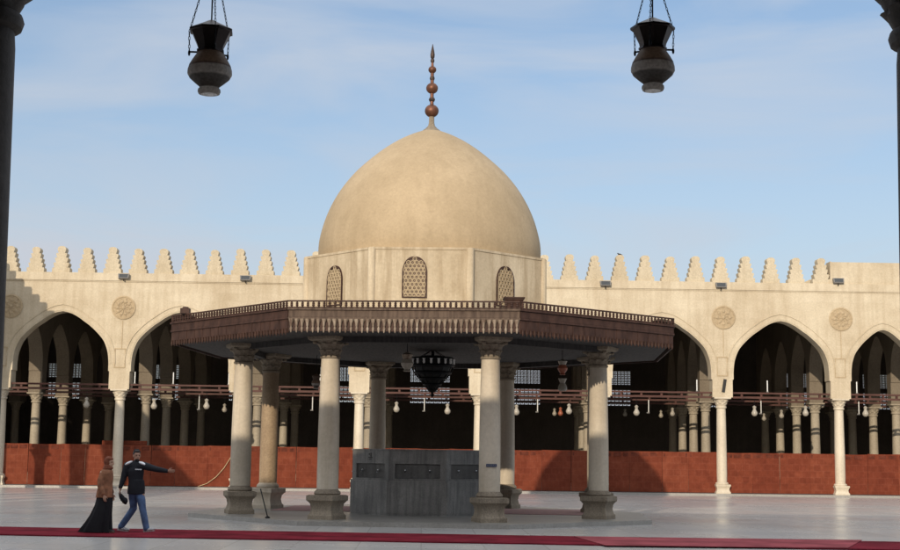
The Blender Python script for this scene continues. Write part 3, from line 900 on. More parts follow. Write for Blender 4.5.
mb = MB(); mb.lathe([(.035, 2.14), (.06, 2.19), (.065, 2.27), (.048, 2.38), (.024, 2.50), (.004, 2.60)], 14); mb.build('tip', M['copperdk'], fin)

# ------------------------------------------------------------------ basin
bp = P(421, 500, 39.6)
BA = thing('fountain_basin', 'grey marble octagonal washing basin with recessed tap panels under the canopy', 'basin', (bp.x, 39.6, PLH), PH * .6)
ap = 1.86; HB = 1.76
mb = MB(); mb.slab(octo(ap - .10), 0.001, HB - .02)
mb.slab(octo(ap + .03), 0, .06); mb.slab(octo(ap + .045), 0.06, .93); mb.slab(octo(ap), .931, .98); mb.slab(octo(ap), 1.37, HB - .04); mb.slab(octo(ap + .02), HB - .038, HB)
s8 = 2 * ap * math.tan(PI / 8)
for k in range(8):
    T = Matrix.Rotation(k * PI / 4, 4, 'Z')
    for sg in (-1, 1):
        x0 = sg * s8 / 2; x1 = x0 - sg * .17
        mb.box(min(x0, x1), max(x0, x1), -ap + .001, -ap + .12, .981, 1.369, T)
mb.build('marble_block', M['basin'], BA)
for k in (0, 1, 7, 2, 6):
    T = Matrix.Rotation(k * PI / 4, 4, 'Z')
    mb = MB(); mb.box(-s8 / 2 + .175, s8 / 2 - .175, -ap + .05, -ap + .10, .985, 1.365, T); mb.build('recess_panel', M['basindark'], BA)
    for x in (-.33, .33):
        mb = MB(); mb.tube([(x, -ap + .09, 1.17), (x, -ap - .02, 1.175), (x, -ap - .05, 1.13)], .014, 8, M=T); mb.ball((x, -ap + .0, 1.205), (.033, .02, .02), 8, 6, M=T); mb.build('tap', M['steel'], BA)
# paler marble veins on the lower panels and small carved marks
for k in (0, 7, 1):
    T = Matrix.Rotation(k * PI / 4, 4, 'Z')
    mb = MB(); mb.box(-s8 / 2 + .02, -s8 / 2 + .028, -ap - .052, -ap - .044, .08, .90, T); mb.box(s8 / 2 - .028, s8 / 2 - .02, -ap - .052, -ap - .044, .08, .90, T)
    mb.box(-s8 / 2 + .04, s8 / 2 - .04, -ap - .052, -ap - .044, .905, .915, T)
    mb.build('panel_trim', M['platform'], BA)
T = Matrix.Rotation(7 * PI / 4, 4, 'Z')
mb = MB()
for (x, z, w1, h1) in ((0, 1.52, .16, .02), (.02, 1.55, .02, .10), (-.05, 1.60, .02, .04), (.0, 1.48, .10, .018)): mb.box(x - w1 / 2, x + w1 / 2, -ap - .012, -ap + .001, z, z + h1, T)
mb.build('carved_mark', M['blackp'], BA)

# plate on column
q = P(491.5, 465.5, 34.53)
pl = MB(); pl.box(-.13, .13, -.012, .0, -.035, .035)
for i, (x, w1) in enumerate(((-.10, .04), (-.045, .03), (0, .05), (.06, .03), (.095, .02))): pl.box(x - w1 / 2, x + w1 / 2, -.015, -.0121, -.012 + .004 * (i % 2), .014)
pp = thing('name_plate', 'small dark blue strip plate fixed on the front right pavilion column', 'plate', (q.x, 34.8 - .272, q.z))
MB().box(-.13, .13, -.012, .015, -.035, .035).build('plate', M['bluep'], pp)
mk = MB()
for i, (x, w1) in enumerate(((-.095, .03), (-.05, .025), (-.005, .035), (.045, .025), (.09, .025))): mk.box(x - w1 / 2, x + w1 / 2, -.0145, -.0121, -.010 + .004 * (i % 2), .010)
mk.build('lettering', M['grey'], pp)

# ------------------------------------------------------------------ rugs and carpets
def quad_rug(name, pts, z, mat, label, cat, th=.012):
    mb = MB()
    n = len(pts); mb.slab([(p[0], p[1]) for p in pts], z, z + th)
    return tag(mb.build(name, mat), label, cat)
a = math.cos(PH); s_ = math.sin(PH)
def pavw(x, y): return (FX + x * a - y * s_, FY + x * s_ + y * a)
quad_rug('rug', [pavw(-4.4, -.2), pavw(4.9, -.2), pavw(4.9, 3.6), pavw(-4.4, 3.6)], PLH + .004, M['rug'], 'faded pink rug spread on the pavilion platform behind the basin', 'rug')
pl_, pr_ = [PG(-60, 527.2), PG(960, 542)], None
A1 = PG(0, 527.8); A2 = PG(572, 537.4); dv = (A2 - A1).normalized()
B1 = PG(0, 535.2); 
e0 = A1 - dv * 12; e1 = A1 + dv * 45
wv = Vector((dv.y, -dv.x, 0)) * (A1 - B1).length * .98
def strip(name, p0, p1, w0, z, mat, label, cut=0.0, th=.022, waves=0.03):
    d = (p1 - p0); n = 60; vs = []; fs = []
    for i in range(n + 1):
        t = i / n; p = p0 + d * t
        wob = Vector((-d.y, d.x, 0)).normalized() * waves * math.sin(i * 1.7)
        sh = d.normalized() * (cut if i in (0, n) else 0)
        for (pp_, zz) in ((p + wob, z), (p + wob, z + th), (p + w0 - wob + sh, z + th), (p + w0 - wob + sh, z)): vs.append((pp_.x, pp_.y, zz))
    for i in range(n):
        a_ = 4 * i; b_ = a_ + 4
        fs += [(a_ + k, a_ + (k + 1) % 4, b_ + (k + 1) % 4, b_ + k) for k in range(4)]
    fs += [(0, 1, 2, 3), (4 * n + 3, 4 * n + 2, 4 * n + 1, 4 * n)]
    return tag(MB().add(vs, fs).build(name, mat), label, 'carpet')
strip('carpet', e0, e1, wv, .004, M['redcarpet'], 'long dark crimson carpet laid right across the courtyard floor')
C1 = PG(574, 538.2); C2 = PG(862, 541.9)
nn_ = Vector((-dv.y, dv.x, 0))
w1 = wv * 1.03
quad_rug('carpet', [tuple(C1)[:2], tuple(C1 + w1 + dv * .55)[:2], tuple(C2 + w1 - dv * .9)[:2], tuple(C2)[:2]], .028, M['redcarpet2'], 'paler red carpet length lying over the dark one at the right', 'carpet')

# ------------------------------------------------------------------ mat fence, one length per bay
for i in range(0, len(CX) - 1):
    x0, x1 = CX[i] + .1, CX[i + 1] - .1
    names = {0: 'hidden', 1: 'red matting fence length in the leftmost arch, behind the walking couple', 2: 'red matting fence length between the man and the pavilion, with a pale rope', 3: 'red matting fence length seen between the left pavilion columns', 4: 'red matting fence length just behind the left end of the grey basin', 5: 'red matting fence length right of the basin beside the front right pavilion column', 6: 'red matting fence length behind the rightmost pavilion column', 7: 'red matting fence length under the full arch right of the pavilion', 8: 'red matting fence length at the right edge of the picture, in the narrow arch', 9: 'x'}
    if i in (0, 9): continue
    t = thing('mat_fence', names[i], 'fence', ((x0 + x1) / 2, Y0 + .02, KERB), 0, 'red mat fence lengths between the arcade columns')
    h = (x1 - x0) / 2; top = 1.93
    rnd = random.Random(i * 7 + 1)
    nP = max(3, round(2 * h / 1.25)); xe = [-h + 2 * h * k / nP + (rnd.uniform(-.12, .12) if 0 < k < nP else 0) for k in range(nP + 1)]
    for k in range(nP):
        x0_, x1_ = xe[k] + .006, xe[k + 1] - .006; tp = top + rnd.uniform(-.018, .018); yy = rnd.uniform(-.012, .012)
        lean = rnd.uniform(-.012, .012)
        mb = MB()
        nx_ = 8; nz_ = 6; vs = []; fs = []
        for a_ in range(nz_ + 1):
            for b_ in range(nx_ + 1):
                u = b_ / nx_; v = a_ / nz_
                vs.append((x0_ + (x1_ - x0_) * u + lean * v, yy + .022 * math.sin(PI * u) * math.sin(2.2 * v + k) , .03 + (tp - .03) * v - .014 * v * math.sin(PI * u)))
        for a_ in range(nz_):
            for b_ in range(nx_):
                q_ = a_ * (nx_ + 1) + b_; fs.append((q_, q_ + 1, q_ + nx_ + 2, q_ + nx_ + 1))
        n0 = len(vs); vs2 = [(x, y + .03, z) for x, y, z in vs]; fs2 = [tuple(n0 + j for j in reversed(f)) for f in fs]
        edge = [b_ for b_ in range(nx_ + 1)] + [a_ * (nx_ + 1) + nx_ for a_ in range(1, nz_ + 1)] + [nz_ * (nx_ + 1) + b_ for b_ in range(nx_ - 1, -1, -1)] + [a_ * (nx_ + 1) for a_ in range(nz_ - 1, 0, -1)]
        fs3 = [(edge[j], n0 + edge[j], n0 + edge[(j + 1) % len(edge)], edge[(j + 1) % len(edge)]) for j in range(len(edge))]
        mb.add(vs + vs2, fs + fs2 + fs3, True); mb.build('mat', M[('fence', 'fence2', 'fence3', 'fence')[rnd.randrange(4)]], t)
        x = x0_ + .06
        while x < x1_ - .25:
            l = rnd.uniform(.22, .42); l = min(l, x1_ - .05 - x); MB().box(x, x + l, yy - .006, yy + .03, tp - .24, tp - .07).build('border_patch', M['fenceband'], t); x += l + rnd.uniform(.06, .18)
    ft = MB(); ft.box(-h, h, -.01, .06, 0, .028)
    for k in range(4):
        xx = -h + .1 + (2 * h - .2) * k / 3; ft.box(xx - .02, xx + .02, .051, .09, 0, top)
    ft.build('frame', M['blackp'], t)
q0 = XX(101, Y0 + .3, 2); q1 = XX(146, Y0 + .3, 2)
t = thing('spare_fence', 'slightly taller spare red matting panel standing behind the fence above the couple', 'fence', ((q0 + q1) / 2, Y0 + .5, KERB))
MB().box(-(q1 - q0) / 2, (q1 - q0) / 2, 0, .05, 0, 2.12).build('mat', M['fence'], t)
MB().box(-(q1 - q0) / 2, (q1 - q0) / 2, .051, .09, 2.0, 2.10).build('rail', M['blackp'], t)

# rope on the fence
pts = [P(x, y, Y0 - .05) for x, y in ((236, 449), (231, 457), (224, 468), (216, 477), (207, 483.5), (198, 486.6))]
mb = MB(); sp_ = []
for k in range(len(pts) - 1):
    for i in range(4): sp_.append(pts[k].lerp(pts[k + 1], i / 4))
sp_.append(pts[-1])
tag(mb.tube(sp_, .017, 6).build('rope', M['rope']), 'pale yellow rope hanging in a curve down the red fence', 'rope')

# leaning stick and red item by the columns
b0 = PG(267.5, 518.3, PLH); 
mb = MB(); top_ = P(260.5, 489, b0.y + .25); mb.tube([(b0.x, b0.y, PLH + .03), tuple(top_)], .016, 6); mb.lathe([(.06, 0), (.07, .02), (.03, .05)], 8, Matrix.Translation((b0.x, b0.y, PLH)))
tag(mb.build('stick', M['blackp']), 'thin dark stick leaning between the two left pavilion columns', 'stick')
r0 = PG(228.3, 515.5, 0.0)
mb = MB(); mb.box(-.05, .05, -.04, .04, 0.11, .25); mb.lathe([(.025, .25), (.018, .29)], 8)
# ------------------------------------------------------------------ hanging lamps in the far arcade
def lamp_thing(label, x, y, zc, s=1.0, ztop=4.56, mat='cream', group='small glass lamps hanging from the arcade beams'):
    t = thing('hanging_lamp', label, 'lamp', (x, y, zc), 0, group)
    g = MB(); g.lathe([(z[0] * s, z[1] * s) for z in [(.05, -.30), (.11, -.27), (.17, -.18), (.175, -.10), (.11, .02), (.075, .10), (.10, .18), (.12, .22), (.06, .27), (.02, .30)]], 12); g.build('lamp_glass', M[mat], t)
    c = MB(); c.tube([(0, 0, .29 * s), (0, 0, ztop - zc)], .012, 5); c.build('cord', M['iron'], t)
    return t
lamps = [(86.5, 403.5, 0, 'hanging glass lamp in the middle of the leftmost arch'),
         (154, 405, 0, 'hanging glass lamp just above the man in the black jacket'),
         (206.5, 405, 0, 'brighter hanging glass lamp left of the leftmost pavilion column'),
         (224.5, 409, 1, 'dim small lamp hanging closest to the leftmost pavilion column'),
         (396.5, 408, 0, 'hanging lamp above the left end of the basin'),
         (447.5, 410, 0, 'hanging lamp above the right half of the basin'),
         (516.5, 411, 0, 'hanging lamp just right of the front right pavilion column'),
         (554.5, 413, 2, 'faint far lamp between the two right pavilion columns'),
         (560.5, 412.5, 1, 'reddish tinted lamp between the two right pavilion columns'),
         (569, 410, 0, 'brighter lamp nearest left of the rightmost pavilion column'),
         (625, 413.5, 2, 'faint far lamp just right of the rightmost pavilion column'),
         (636.5, 411.5, 0, 'bright lamp right of the rightmost pavilion column'),
         (661, 415, 2, 'faint lamp halfway between the pavilion and the next arcade column'),
         (672.5, 413, 1, 'medium bright lamp left of the three stacked rows of columns'),
         (754.5, 412, 0, 'bright lamp in the left part of the full arch right of the pavilion'),
         (764, 418, 2, 'faint far lamp beside the white tube in the full right arch'),
         (781.5, 415, 1, 'medium lamp in the middle of the full right arch'),
         (805.5, 412, 0, 'bright lamp at the right part of the full right arch'),
         (865.5, 412.5, 0, 'bright lamp in the narrow arch at the right edge'),
         (822, 404.5, 1, 'small lamp close to the column right of the full arch')]
for px, py, row, lab in lamps:
    yy = Y0 + (-.18 + .0 if row == 0 else ROWY[row - 1] )
    q = P(px, py, yy)
    lamp_thing(lab, q.x, yy, q.z + .05, (.85, .75, .7)[row], 4.555 if row == 0 else 4.60, 'rust' if abs(px - 560.5) < .1 else 'cream')
tube_at = [(86, 'x'), (200, 'slim white tube light hanging left of the leftmost pavilion column'), (313, 'slim white tube light left of the front left pavilion column'), (424.5, 'slim white tube light hanging above the basin'), (537.3, 'slim white tube light between the front and rightmost pavilion columns'), (648, 'slim white tube light right of the rightmost pavilion column'), (760, 'slim white tube light in the full right arch'), (857.5, 'slim white tube light in the narrow arch at the right edge')]
yy = Y0 + ROWY[0]
for px, lab in tube_at[1:]:
    q = P(px, 399 + (px - 450) * .0128 * .6, yy)
    t = thing('tube_light', lab, 'light', (q.x, yy - .2, q.z), 0, 'slim white tube lights hanging in the second row')
    mb = MB(); mb.tube([(0, 0, -.62), (0, 0, .02)], .027, 8); mb.build('tube', M['white'], t)
    mb = MB(); mb.tube([(0, 0, .02), (0, 0, 4.62 - q.z)], .014, 6); mb.box(-.10, .04, -.03, .03, -.66, -.60); mb.box(-.03, .03, 0.0, .12, 4.62 - q.z - .03, 4.62 - q.z); mb.build('bracket', M['grey'], t)
for px, lab in ((134.5, 'short white rod light standing on the beam in the second arch, at its left'), (173, 'short white rod light standing on the beam left of the pavilion canopy corner'), (228.5, 'short white rod light standing on the beam beside the leftmost pavilion column'), (320, 'short white rod light on the beam left of the front left pavilion column'), (697, 'short white rod light on the beam beside the arcade column right of the pavilion'), (767.5, 'short white rod light on the beam in the full right arch'), (857, 'short white rod light on the beam in the narrow right arch')):
    q = P(px, 392 + (px - 450) * .0128, Y0 - .18)
    t = thing('rod_light', lab, 'light', (q.x, Y0 - .18, 4.56 + .331), 0, 'short white rod lights standing on the beams')
    mb = MB(); mb.tube([(0, 0, .03), (0, 0, .56)], .027, 8); mb.build('tube', M['white'], t)
    MB().box(-.05, .05, -.05, .05, 0, .035).build('foot', M['grey'], t)

# ------------------------------------------------------------------ chandelier and lanterns under the canopy
CH = thing('chandelier', 'large black tiered iron chandelier hanging above the basin', 'chandelier', (XX(432.5, 39.5, 4), 39.5, 0))
ztop = ZS - .002
fr = MB()
tiers = [(4.42, .58), (4.22, .60), (4.02, .52), (3.86, .38), (3.70, .24), (3.55, .12)]
for z, r in tiers:
    ring = [(r * math.cos(2 * PI * i / 24), r * math.sin(2 * PI * i / 24), z) for i in range(24)]
    fr.tube(ring, .028, 6, closed=True)
    fr.lathe([(r * .98, z - .055), (r * .99, z + .04)], 24, cap=False)
for i in range(12):
    a_ = 2 * PI * i / 12
    fr.tube([(r * math.cos(a_), r * math.sin(a_), z) for z, r in tiers] + [(0, 0, 3.45)], .016, 5)
fr.lathe([(.0, 3.32), (.05, 3.38), (.03, 3.45), (.09, 3.55), (.05, 3.7), (.10, 4.0), (.05, 4.3), (.04, ztop)], 12)
fr.build('frame', M['iron'], CH)
body = MB(); body.lathe([(.09, 3.48), (.20, 3.66), (.33, 3.82), (.47, 3.98), (.54, 4.18), (.52, 4.40), (.30, 4.5)], 12, smooth=False); body.build('drum_body', M['blackp'], CH)
gl = MB()
for i in range(18):
    a_ = 2 * PI * i / 18 + .1
    gl.lathe([(.02, 4.26), (.035, 4.29), (.03, 4.37), (.045, 4.40)], 8, Matrix.Translation((.60 * math.cos(a_), .60 * math.sin(a_), 0)))
gl.build('glass_cups', M['white'], CH)
for k in range(4):
    a_ = PI / 4 + k * PI / 2
    c = MB(); c.tube([(.57 * math.cos(a_), .57 * math.sin(a_), 4.42), (.10 * math.cos(a_), .10 * math.sin(a_), ztop)], .010, 5); c.build('chain', M['iron'], CH)

def pav_lantern(px, yt, yb, Y, label, c1, c2):
    q = P(px, yb, Y); h = (yb - yt) / F * Y
    t = thing('canopy_lantern', label, 'lantern', (q.x, Y, q.z), 0, 'lanterns hanging under the canopy')
    g = MB(); g.lathe([(.16 * h, 0), (.20 * h, .03 * h), (.14 * h, .10 * h), (.36 * h * .8, .30 * h), (.40 * h * .8, .42 * h), (.22 * h, .62 * h)], 16); g.build('glass_bulb', M[c1], t)
    c = MB(); c.lathe([(.2 * h, .62 * h), (.27 * h, .80 * h), (.30 * h, .86 * h), (.14 * h, .95 * h), (.03 * h, h)], 12); c.build('cap', M[c2], t)
    r_ = MB(); r_.tube([(0, 0, h), (0, 0, ZS - q.z - .001)], .010, 5); r_.build('rod', M['iron'], t)
pav_lantern(407, 352, 371.5, 36.5, 'cream hanging lantern left of the black chandelier', 'cream', 'woodpale')
pav_lantern(562.5, 359, 375, 38.5, 'upper rust and white lantern under the right half of the canopy', 'rust', 'cream')
pav_lantern(316, 374, 389, 42.0, 'dim grey lantern just left of the front left pavilion column', 'lampglass', 'lampglass')
q = P(562.5, 391, 38.5); 
t = thing('canopy_lantern', 'lower white bell lantern hanging below the rust lantern under the canopy', 'lantern', (q.x, 38.5, q.z), 0, 'lanterns hanging under the canopy')
g = MB(); g.lathe([(.09, 0), (.13, .04), (.12, .12), (.07, .22), (.10, .30), (.12, .34)], 16); g.build('glass_bulb', M['cream'], t)
r_ = MB(); r_.tube([(0, 0, .33), (0, 0, .44)], .010, 5); r_.build('rod', M['iron'], t)

# ------------------------------------------------------------------ floodlights on the cornice
fl = [(123.8, 'first from the left, over the column behind the couple'), (245.5, 'over the arch left of the dome'), (605.5, 'just right of the dome'), (721, 'on a bracket over the column right of the pavilion'), (838.5, 'on the solid parapet block at the right')]
for i, (px, lab) in enumerate(fl):
    x = XX(px, Y0 - .6, 10)
    zc = 10.02 if i < 4 else 10.32
    t = thing('floodlight', 'grey floodlight on the cornice ' + lab, 'floodlight', (x, Y0 - .62, zc - .2), 0, 'grey floodlights along the cornice')
    h = MB(); h.prism([(-.30, 0), (.30, 0), (.34, .30), (-.34, .30)], -.12, .06, Matrix.Rotation(R(-18), 4, 'X')); h.box(-.2, .2, .061, .13, .04, .24, Matrix.Rotation(R(-18), 4, 'X')); h.build('housing', M['grey'], t)
    h = MB(); h.box(-.26, .26, -.126, -.121, .04, .27, Matrix.Rotation(R(-18), 4, 'X')); h.build('glass', M['glassdk'], t)
    h = MB(); h.tube([(0, .02, .1), (0, .05, -.10), (0, .16, -.12)], .03, 6); h.build('bracket', M['iron'], t); t.scale = (.78, .78, .78)
# bird on a battlement
xb_ = xm0 + dm * 23
zz_ = ZTOP + 1.17 + .085
bm_ = MB(); bm_.ball((0, 0, .10), (.13, .06, .065), 12, 8); bm_.ball((-.12, 0, .17), (.05, .045, .045), 10, 6); bm_.tube([(.1, 0, .09), (.26, 0, .05)], [.04, .015], 6); bm_.tube([(-.16, 0, .17), (-.21, 0, .16)], [.015, .003], 6); bm_.tube([(0, .02, .05), (0, .02, -.02)], .008, 5); bm_.tube([(.02, -.02, .05), (.02, -.02, -.02)], .008, 5)
tag(bm_.build('bird', M['blackp'], None, (xb_, Y0 - .12, zz_)), 'small dark bird perched on a battlement right of the dome', 'bird').scale = (.6, .6, .6)

# ------------------------------------------------------------------ people
def skin_mesh(name, nodes, edges, sub=2):
    """nodes: list of (co, (rx, ry)); skin modifier turned into a mesh"""
    mb = MB()
    rad = [n[1] if isinstance(n[1], tuple) else (n[1], n[1]) for n in nodes]
    for a, b in edges:
        pa, pb = nodes[a][0], nodes[b][0]; ra, rb = rad[a], rad[b]
        l = (pb - pa).length; st = max(2, int(l / (.22 * min(ra + rb))))
        for i in range(st + 1):
            t = i / st; q = t * t * (3 - 2 * t) * .5 + t * .5
            rx = ra[0] + (rb[0] - ra[0]) * q; ry = ra[1] + (rb[1] - ra[1]) * q
            mb.ball(pa.lerp(pb, t), (rx, ry, min(rx, ry)), 14, 8)
    return mb.mesh(name)

def merge_remesh(name, meshes, voxel, mat, parent, smooth_it=6):
    bm = bmesh.new()
    for me in meshes: bm.from_mesh(me)
    me = bpy.data.meshes.new(name); bm.to_mesh(me); bm.free()
    o = bpy.data.objects.new(name, me); COL.objects.link(o)
    r = o.modifiers.new('r', 'REMESH'); r.mode = 'VOXEL'; r.voxel_size = voxel; r.use_smooth_shade = True
    s = o.modifiers.new('s', 'SMOOTH'); s.iterations = smooth_it; s.factor = .5
    dg = bpy.context.evaluated_depsgraph_get(); out = bpy.data.meshes.new_from_object(o.evaluated_get(dg))
    bpy.data.objects.remove(o)
    out.materials.clear(); out.materials.append(mat)
    out.polygons.foreach_set('use_smooth', [True] * len(out.polygons))
    return link(name, out, parent)

def chain(nodes, edges, pts, start=None):
    prev = start
    for p in pts:
        nodes.append(p); i = len(nodes) - 1
        if prev is not None: edges.append((prev, i))
        prev = i
    return prev

def hand_meshes(wr, d, side_v, palm_n, curl, s=1.0):
    """palm and five fingers. wr wrist, d direction of the hand, side_v toward the thumb, palm_n the palm side"""
    d = Vector(d).normalized(); t = Vector(side_v); t = (t - d * t.dot(d)).normalized(); n = Vector(palm_n); n = (n - d * n.dot(d) - t * n.dot(t)).normalized()
    wr = Vector(wr); out = []
    pm = MB(); pm.ball((0, 0, 0), (.045 * s, .040 * s, .016 * s), 16, 10, M=Matrix.Translation(wr + d * .048 * s) @ Matrix((d, t, n)).transposed().to_4x4()); out.append(pm.mesh('palm'))
    for k, (off, ln) in enumerate(((.027, .068), (.009, .076), (-.009, .070), (-.026, .055))):
        p0 = wr + d * .06 * s + t * off * s; p = p0 + d * .025 * s; a = curl * (.5 + .12 * k); pts = [p0, p]
        dd = d.copy()
        for seg in (.45, .32, .23):
            dd = (Matrix.Rotation(a, 3, n.cross(d)) @ dd) if False else (dd * math.cos(a) + n * math.sin(a) if seg == .45 else None) or dd
            ang = a * {.45: 1, .32: 2, .23: 2.7}[seg]
            dd = d * math.cos(ang) + n * math.sin(ang)
            pts.append(pts[-1] + dd * ln * seg * s)
        f = MB(); f.tube(pts, [.010 * s, .0095 * s, .009 * s, .008 * s, .0065 * s], 8); out.append(f.mesh('finger'))
    p0 = wr + d * .02 * s + t * .02 * s
    f = MB(); f.tube([p0, p0 + (d * .5 + t * .8).normalized() * .035 * s + n * .006, p0 + (d * .75 + t * .6).normalized() * .062 * s + n * .014, p0 + (d * .9 + t * .45).normalized() * .082 * s + n * .022], [.013 * s, .012 * s, .010 * s, .008 * s], 8); out.append(f.mesh('thumb'))
    return out

def head_meshes(c, yaw, s=1.0):
    """c centre of the head, face toward local -y turned by yaw"""
    T = Matrix.Translation(c) @ Matrix.Rotation(yaw, 4, 'Z') @ Matrix.Scale(s, 4)
    h = MB()
    h.ball((0, .012, .02), (.074, .092, .098), 24, 16, T)
    h.ball((0, -.022, -.045), (.056, .064, .070), 20, 12, T)
    h.ball((0, -.055, -.088), (.026, .024, .022), 12, 8, T)
    h.tube([(0, -.082, .012), (0, -.100, -.018), (0, -.106, -.032), (0, -.088, -.040)], [.008, .011, .015, .012], 8, M=T)
    h.ball((0, -.083, -.062), (.024, .012, .008), 10, 6, T)
    h.ball((0, -.076, .026), (.05, .016, .010), 12, 6, T)
    for sx in (-1, 1): h.ball((sx * .076, .012, -.008), (.010, .022, .032), 8, 8, T)
    return h.mesh('head'), T

def foot_mesh(ankle, d, s=1.0, pitch=0.0):
    a_ = Vector(ankle); dd = Vector((d[0], d[1], 0)).normalized()
    T = Matrix.Translation(a_) @ Matrix.Rotation(math.atan2(dd.y, dd.x), 4, 'Z') @ Matrix.Rotation(pitch, 4, 'Y')
    m_ = MB()
    m_.ball((.06, 0, -.048), (.135 * s, .045 * s, .036 * s), 16, 8, T); m_.ball((-.015, 0, -.02), (.052, .042, .065), 12, 8, T); m_.ball((.115, 0, -.052), (.07, .048, .030), 12, 8, T)
    m_.box(-.065, .17, -.038, .038, -.088, -.07, T)
    return m_.mesh('foot')

# --- man. local frame: x right in the picture, y away, z up, feet on z=0
def build_man():
    pf = PG(134, 533.0)
    t = thing('person', 'man in black jacket with white shoulders and blue jeans striding and pointing right', 'person', (pf.x, pf.y, .014), R(0))
    hip = Vector((.02, 0, .93)); 
    pel = Vector((.01, 0, .98)); ch = Vector((-.02, 0, 1.28)); nk = Vector((-.015, -.01, 1.475)); hd = Vector((.0, -.025, 1.615))
    Ls = Vector((.17, -.03, 1.40)); Rs = Vector((-.20, .0, 1.40))        # picture right / picture left shoulder
    Lh = Vector((.09, 0, .92)); Rh = Vector((-.08, .0, .92))
    # legs crossing: picture-right foot forward (right), picture-left foot behind, the thighs cross
    kneeF = Vector((.17, -.05, .50)); ankF = Vector((.27, -.06, .10))
    kneeB = Vector((-.05, .10, .50)); ankB = Vector((-.30, .10, .115))
    elbP = Vector((.44, -.10, 1.335)); wrP = Vector((.69, -.13, 1.30))
    elbD = Vector((-.27, -.03, 1.12)); wrD = Vector((-.31, -.10, .90))
    nodes = []; edges = []
    nodes.append((pel, (.13, .10)))
    i_ch = chain(nodes, edges, [(Vector((-.005, 0, 1.10)), (.125, .095)), (ch, (.155, .105)), (Vector((-.015, 0, 1.385)), (.13, .09))], 0)
    i_nk = chain(nodes, edges, [(nk, .056), (Vector((-.005, -.015, 1.54)), .052)], i_ch)
    chain(nodes, edges, [(Ls, .062), (elbP, .042), (wrP, .027)], i_ch)
    chain(nodes, edges, [(Rs, .062), (elbD, .042), (wrD, .027)], i_ch)
    chain(nodes, edges, [(Lh, .088), (kneeF, .055), (ankF, .038)], 0)
    chain(nodes, edges, [(Rh, .088), (kneeB, .055), (ankB, .038)], 0)
    sk = skin_mesh('b', nodes, edges)
    hm, HT = head_meshes(hd, R(25))
    parts = [sk, hm] + hand_meshes(wrP, (1, -.15, -.02), (0, -.2, 1), (0, 1, .1), .12) + hand_meshes(wrD, (-.05, -.1, -1), (0, -1, 0), (1, 0, 0), .9)
    parts += [foot_mesh(ankF, (1, -.25), pitch=R(-8)), foot_mesh(ankB, (1, -.15), pitch=R(6))]
    merge_remesh('body', parts, .007, M['skin'], t, 3)
    for sx in (-1, 1):
        e = MB(); e.ball((sx * .031, -.079, .006), (.011, .007, .007), 8, 6, HT); e.build('eye', M['eye'], t)
    # jacket
    nodes = []; edges = []
    nodes.append((Vector((.01, 0, .90)), (.162, .128)))
    i_ch = chain(nodes, edges, [(Vector((.005, 0, .99)), (.168, .13)), (Vector((-.01, 0, 1.12)), (.16, .122)), (ch, (.182, .132)), (Vector((-.015, 0, 1.39)), (.15, .108))], 0)
    chain(nodes, edges, [(Vector((-.012, -.01, 1.475)), .072)], i_ch)
    chain(nodes, edges, [(Ls + Vector((0, 0, -.0)), .084), (elbP, .063), (wrP - Vector((.03, 0, 0)), .046)], i_ch)
    chain(nodes, edges, [(Rs, .084), (Vector((-.245, -.01, 1.25)), .072), (elbD, .062), (wrD + Vector((.0, .015, .05)), .046)], i_ch)
    jm = skin_mesh('j', nodes, edges)
    hem = MB(); hem.lathe([(.178, .80), (.184, .815), (.185, .92), (.172, 1.02), (.16, 1.10)], 32, Matrix.Scale(.78, 4, (0, 1, 0)) @ Matrix.Translation((.01, 0, 0)))
    merge_remesh('jacket', [jm, hem.mesh('h')], .009, M['jacket'], t, 2)
    # white yoke patches
    for (c_, rx, rot) in ((Vector((-.165, -.03, 1.455)), .092, R(28)), (Vector((.135, -.055, 1.452)), .092, R(-22))):
        y_ = MB(); y_.ball((0, 0, 0), (rx, .086, .032), 16, 10, M=Matrix.Translation(c_) @ Matrix.Rotation(-rot, 4, 'Y')); y_.build('shoulder_patch', M['jacketwhite'], t)
    pr = MB(); rnd = random.Random(2)
    x = -.0
    for i in range(7):
        wd = rnd.uniform(.010, .017); pr.box(x, x + wd, -.149, -.138, 1.315 + rnd.uniform(-.003, .003), 1.338); x += wd + .006
    pr.build('chest_print', M['jacketwhite'], t)
    # jeans
    nodes = [(Vector((.01, 0, .93)), (.135, .105))]; edges = []
    chain(nodes, edges, [(Lh + Vector((-.03, -.0, -.06)), .100), (Vector((.13, -.03, .68)), .092), (kneeF, .076), (Vector((.22, -.055, .30)), .072), (ankF + Vector((0, 0, -.01)), .068)], 0)
    chain(nodes, edges, [(Rh + Vector((.02, .0, -.06)), .100), (Vector((-.06, .05, .70)), .092), (kneeB, .076), (Vector((-.17, .10, .31)), .072), (ankB + Vector((0, 0, 0)), .068)], 0)
    merge_remesh('jeans', [skin_mesh('l', nodes, edges)], .010, M['jeans'], t, 2)
    for a_, d_, p_ in ((ankF, (1, -.25), R(-8)), (ankB, (1, -.15), R(6))):
        m2 = foot_mesh(a_, d_, 1.06, p_); m2.materials.append(M['shoe']); o = link('shoe', m2, t)
    hr = MB(); hr.ball((0, .026, .040), (.081, .092, .090), 20, 14, HT); hr.ball((0, -.01, .088), (.062, .072, .036), 16, 8, HT)
    for k in range(26):
        a_ = random.uniform(0, 2 * PI); e_ = random.uniform(.2, 1.4)
        hr.ball((.07 * math.cos(a_) * math.cos(e_), .026 + .082 * math.sin(a_) * math.cos(e_) + .01, .05 + .082 * math.sin(e_)), .018, 6, 5, HT)
    hr.build('hair', M['hair'], t)
    bd = MB(); bd.ball((0, -.034, -.082), (.047, .050, .030), 16, 10, HT); bd.build('beard', M['hair'], t)
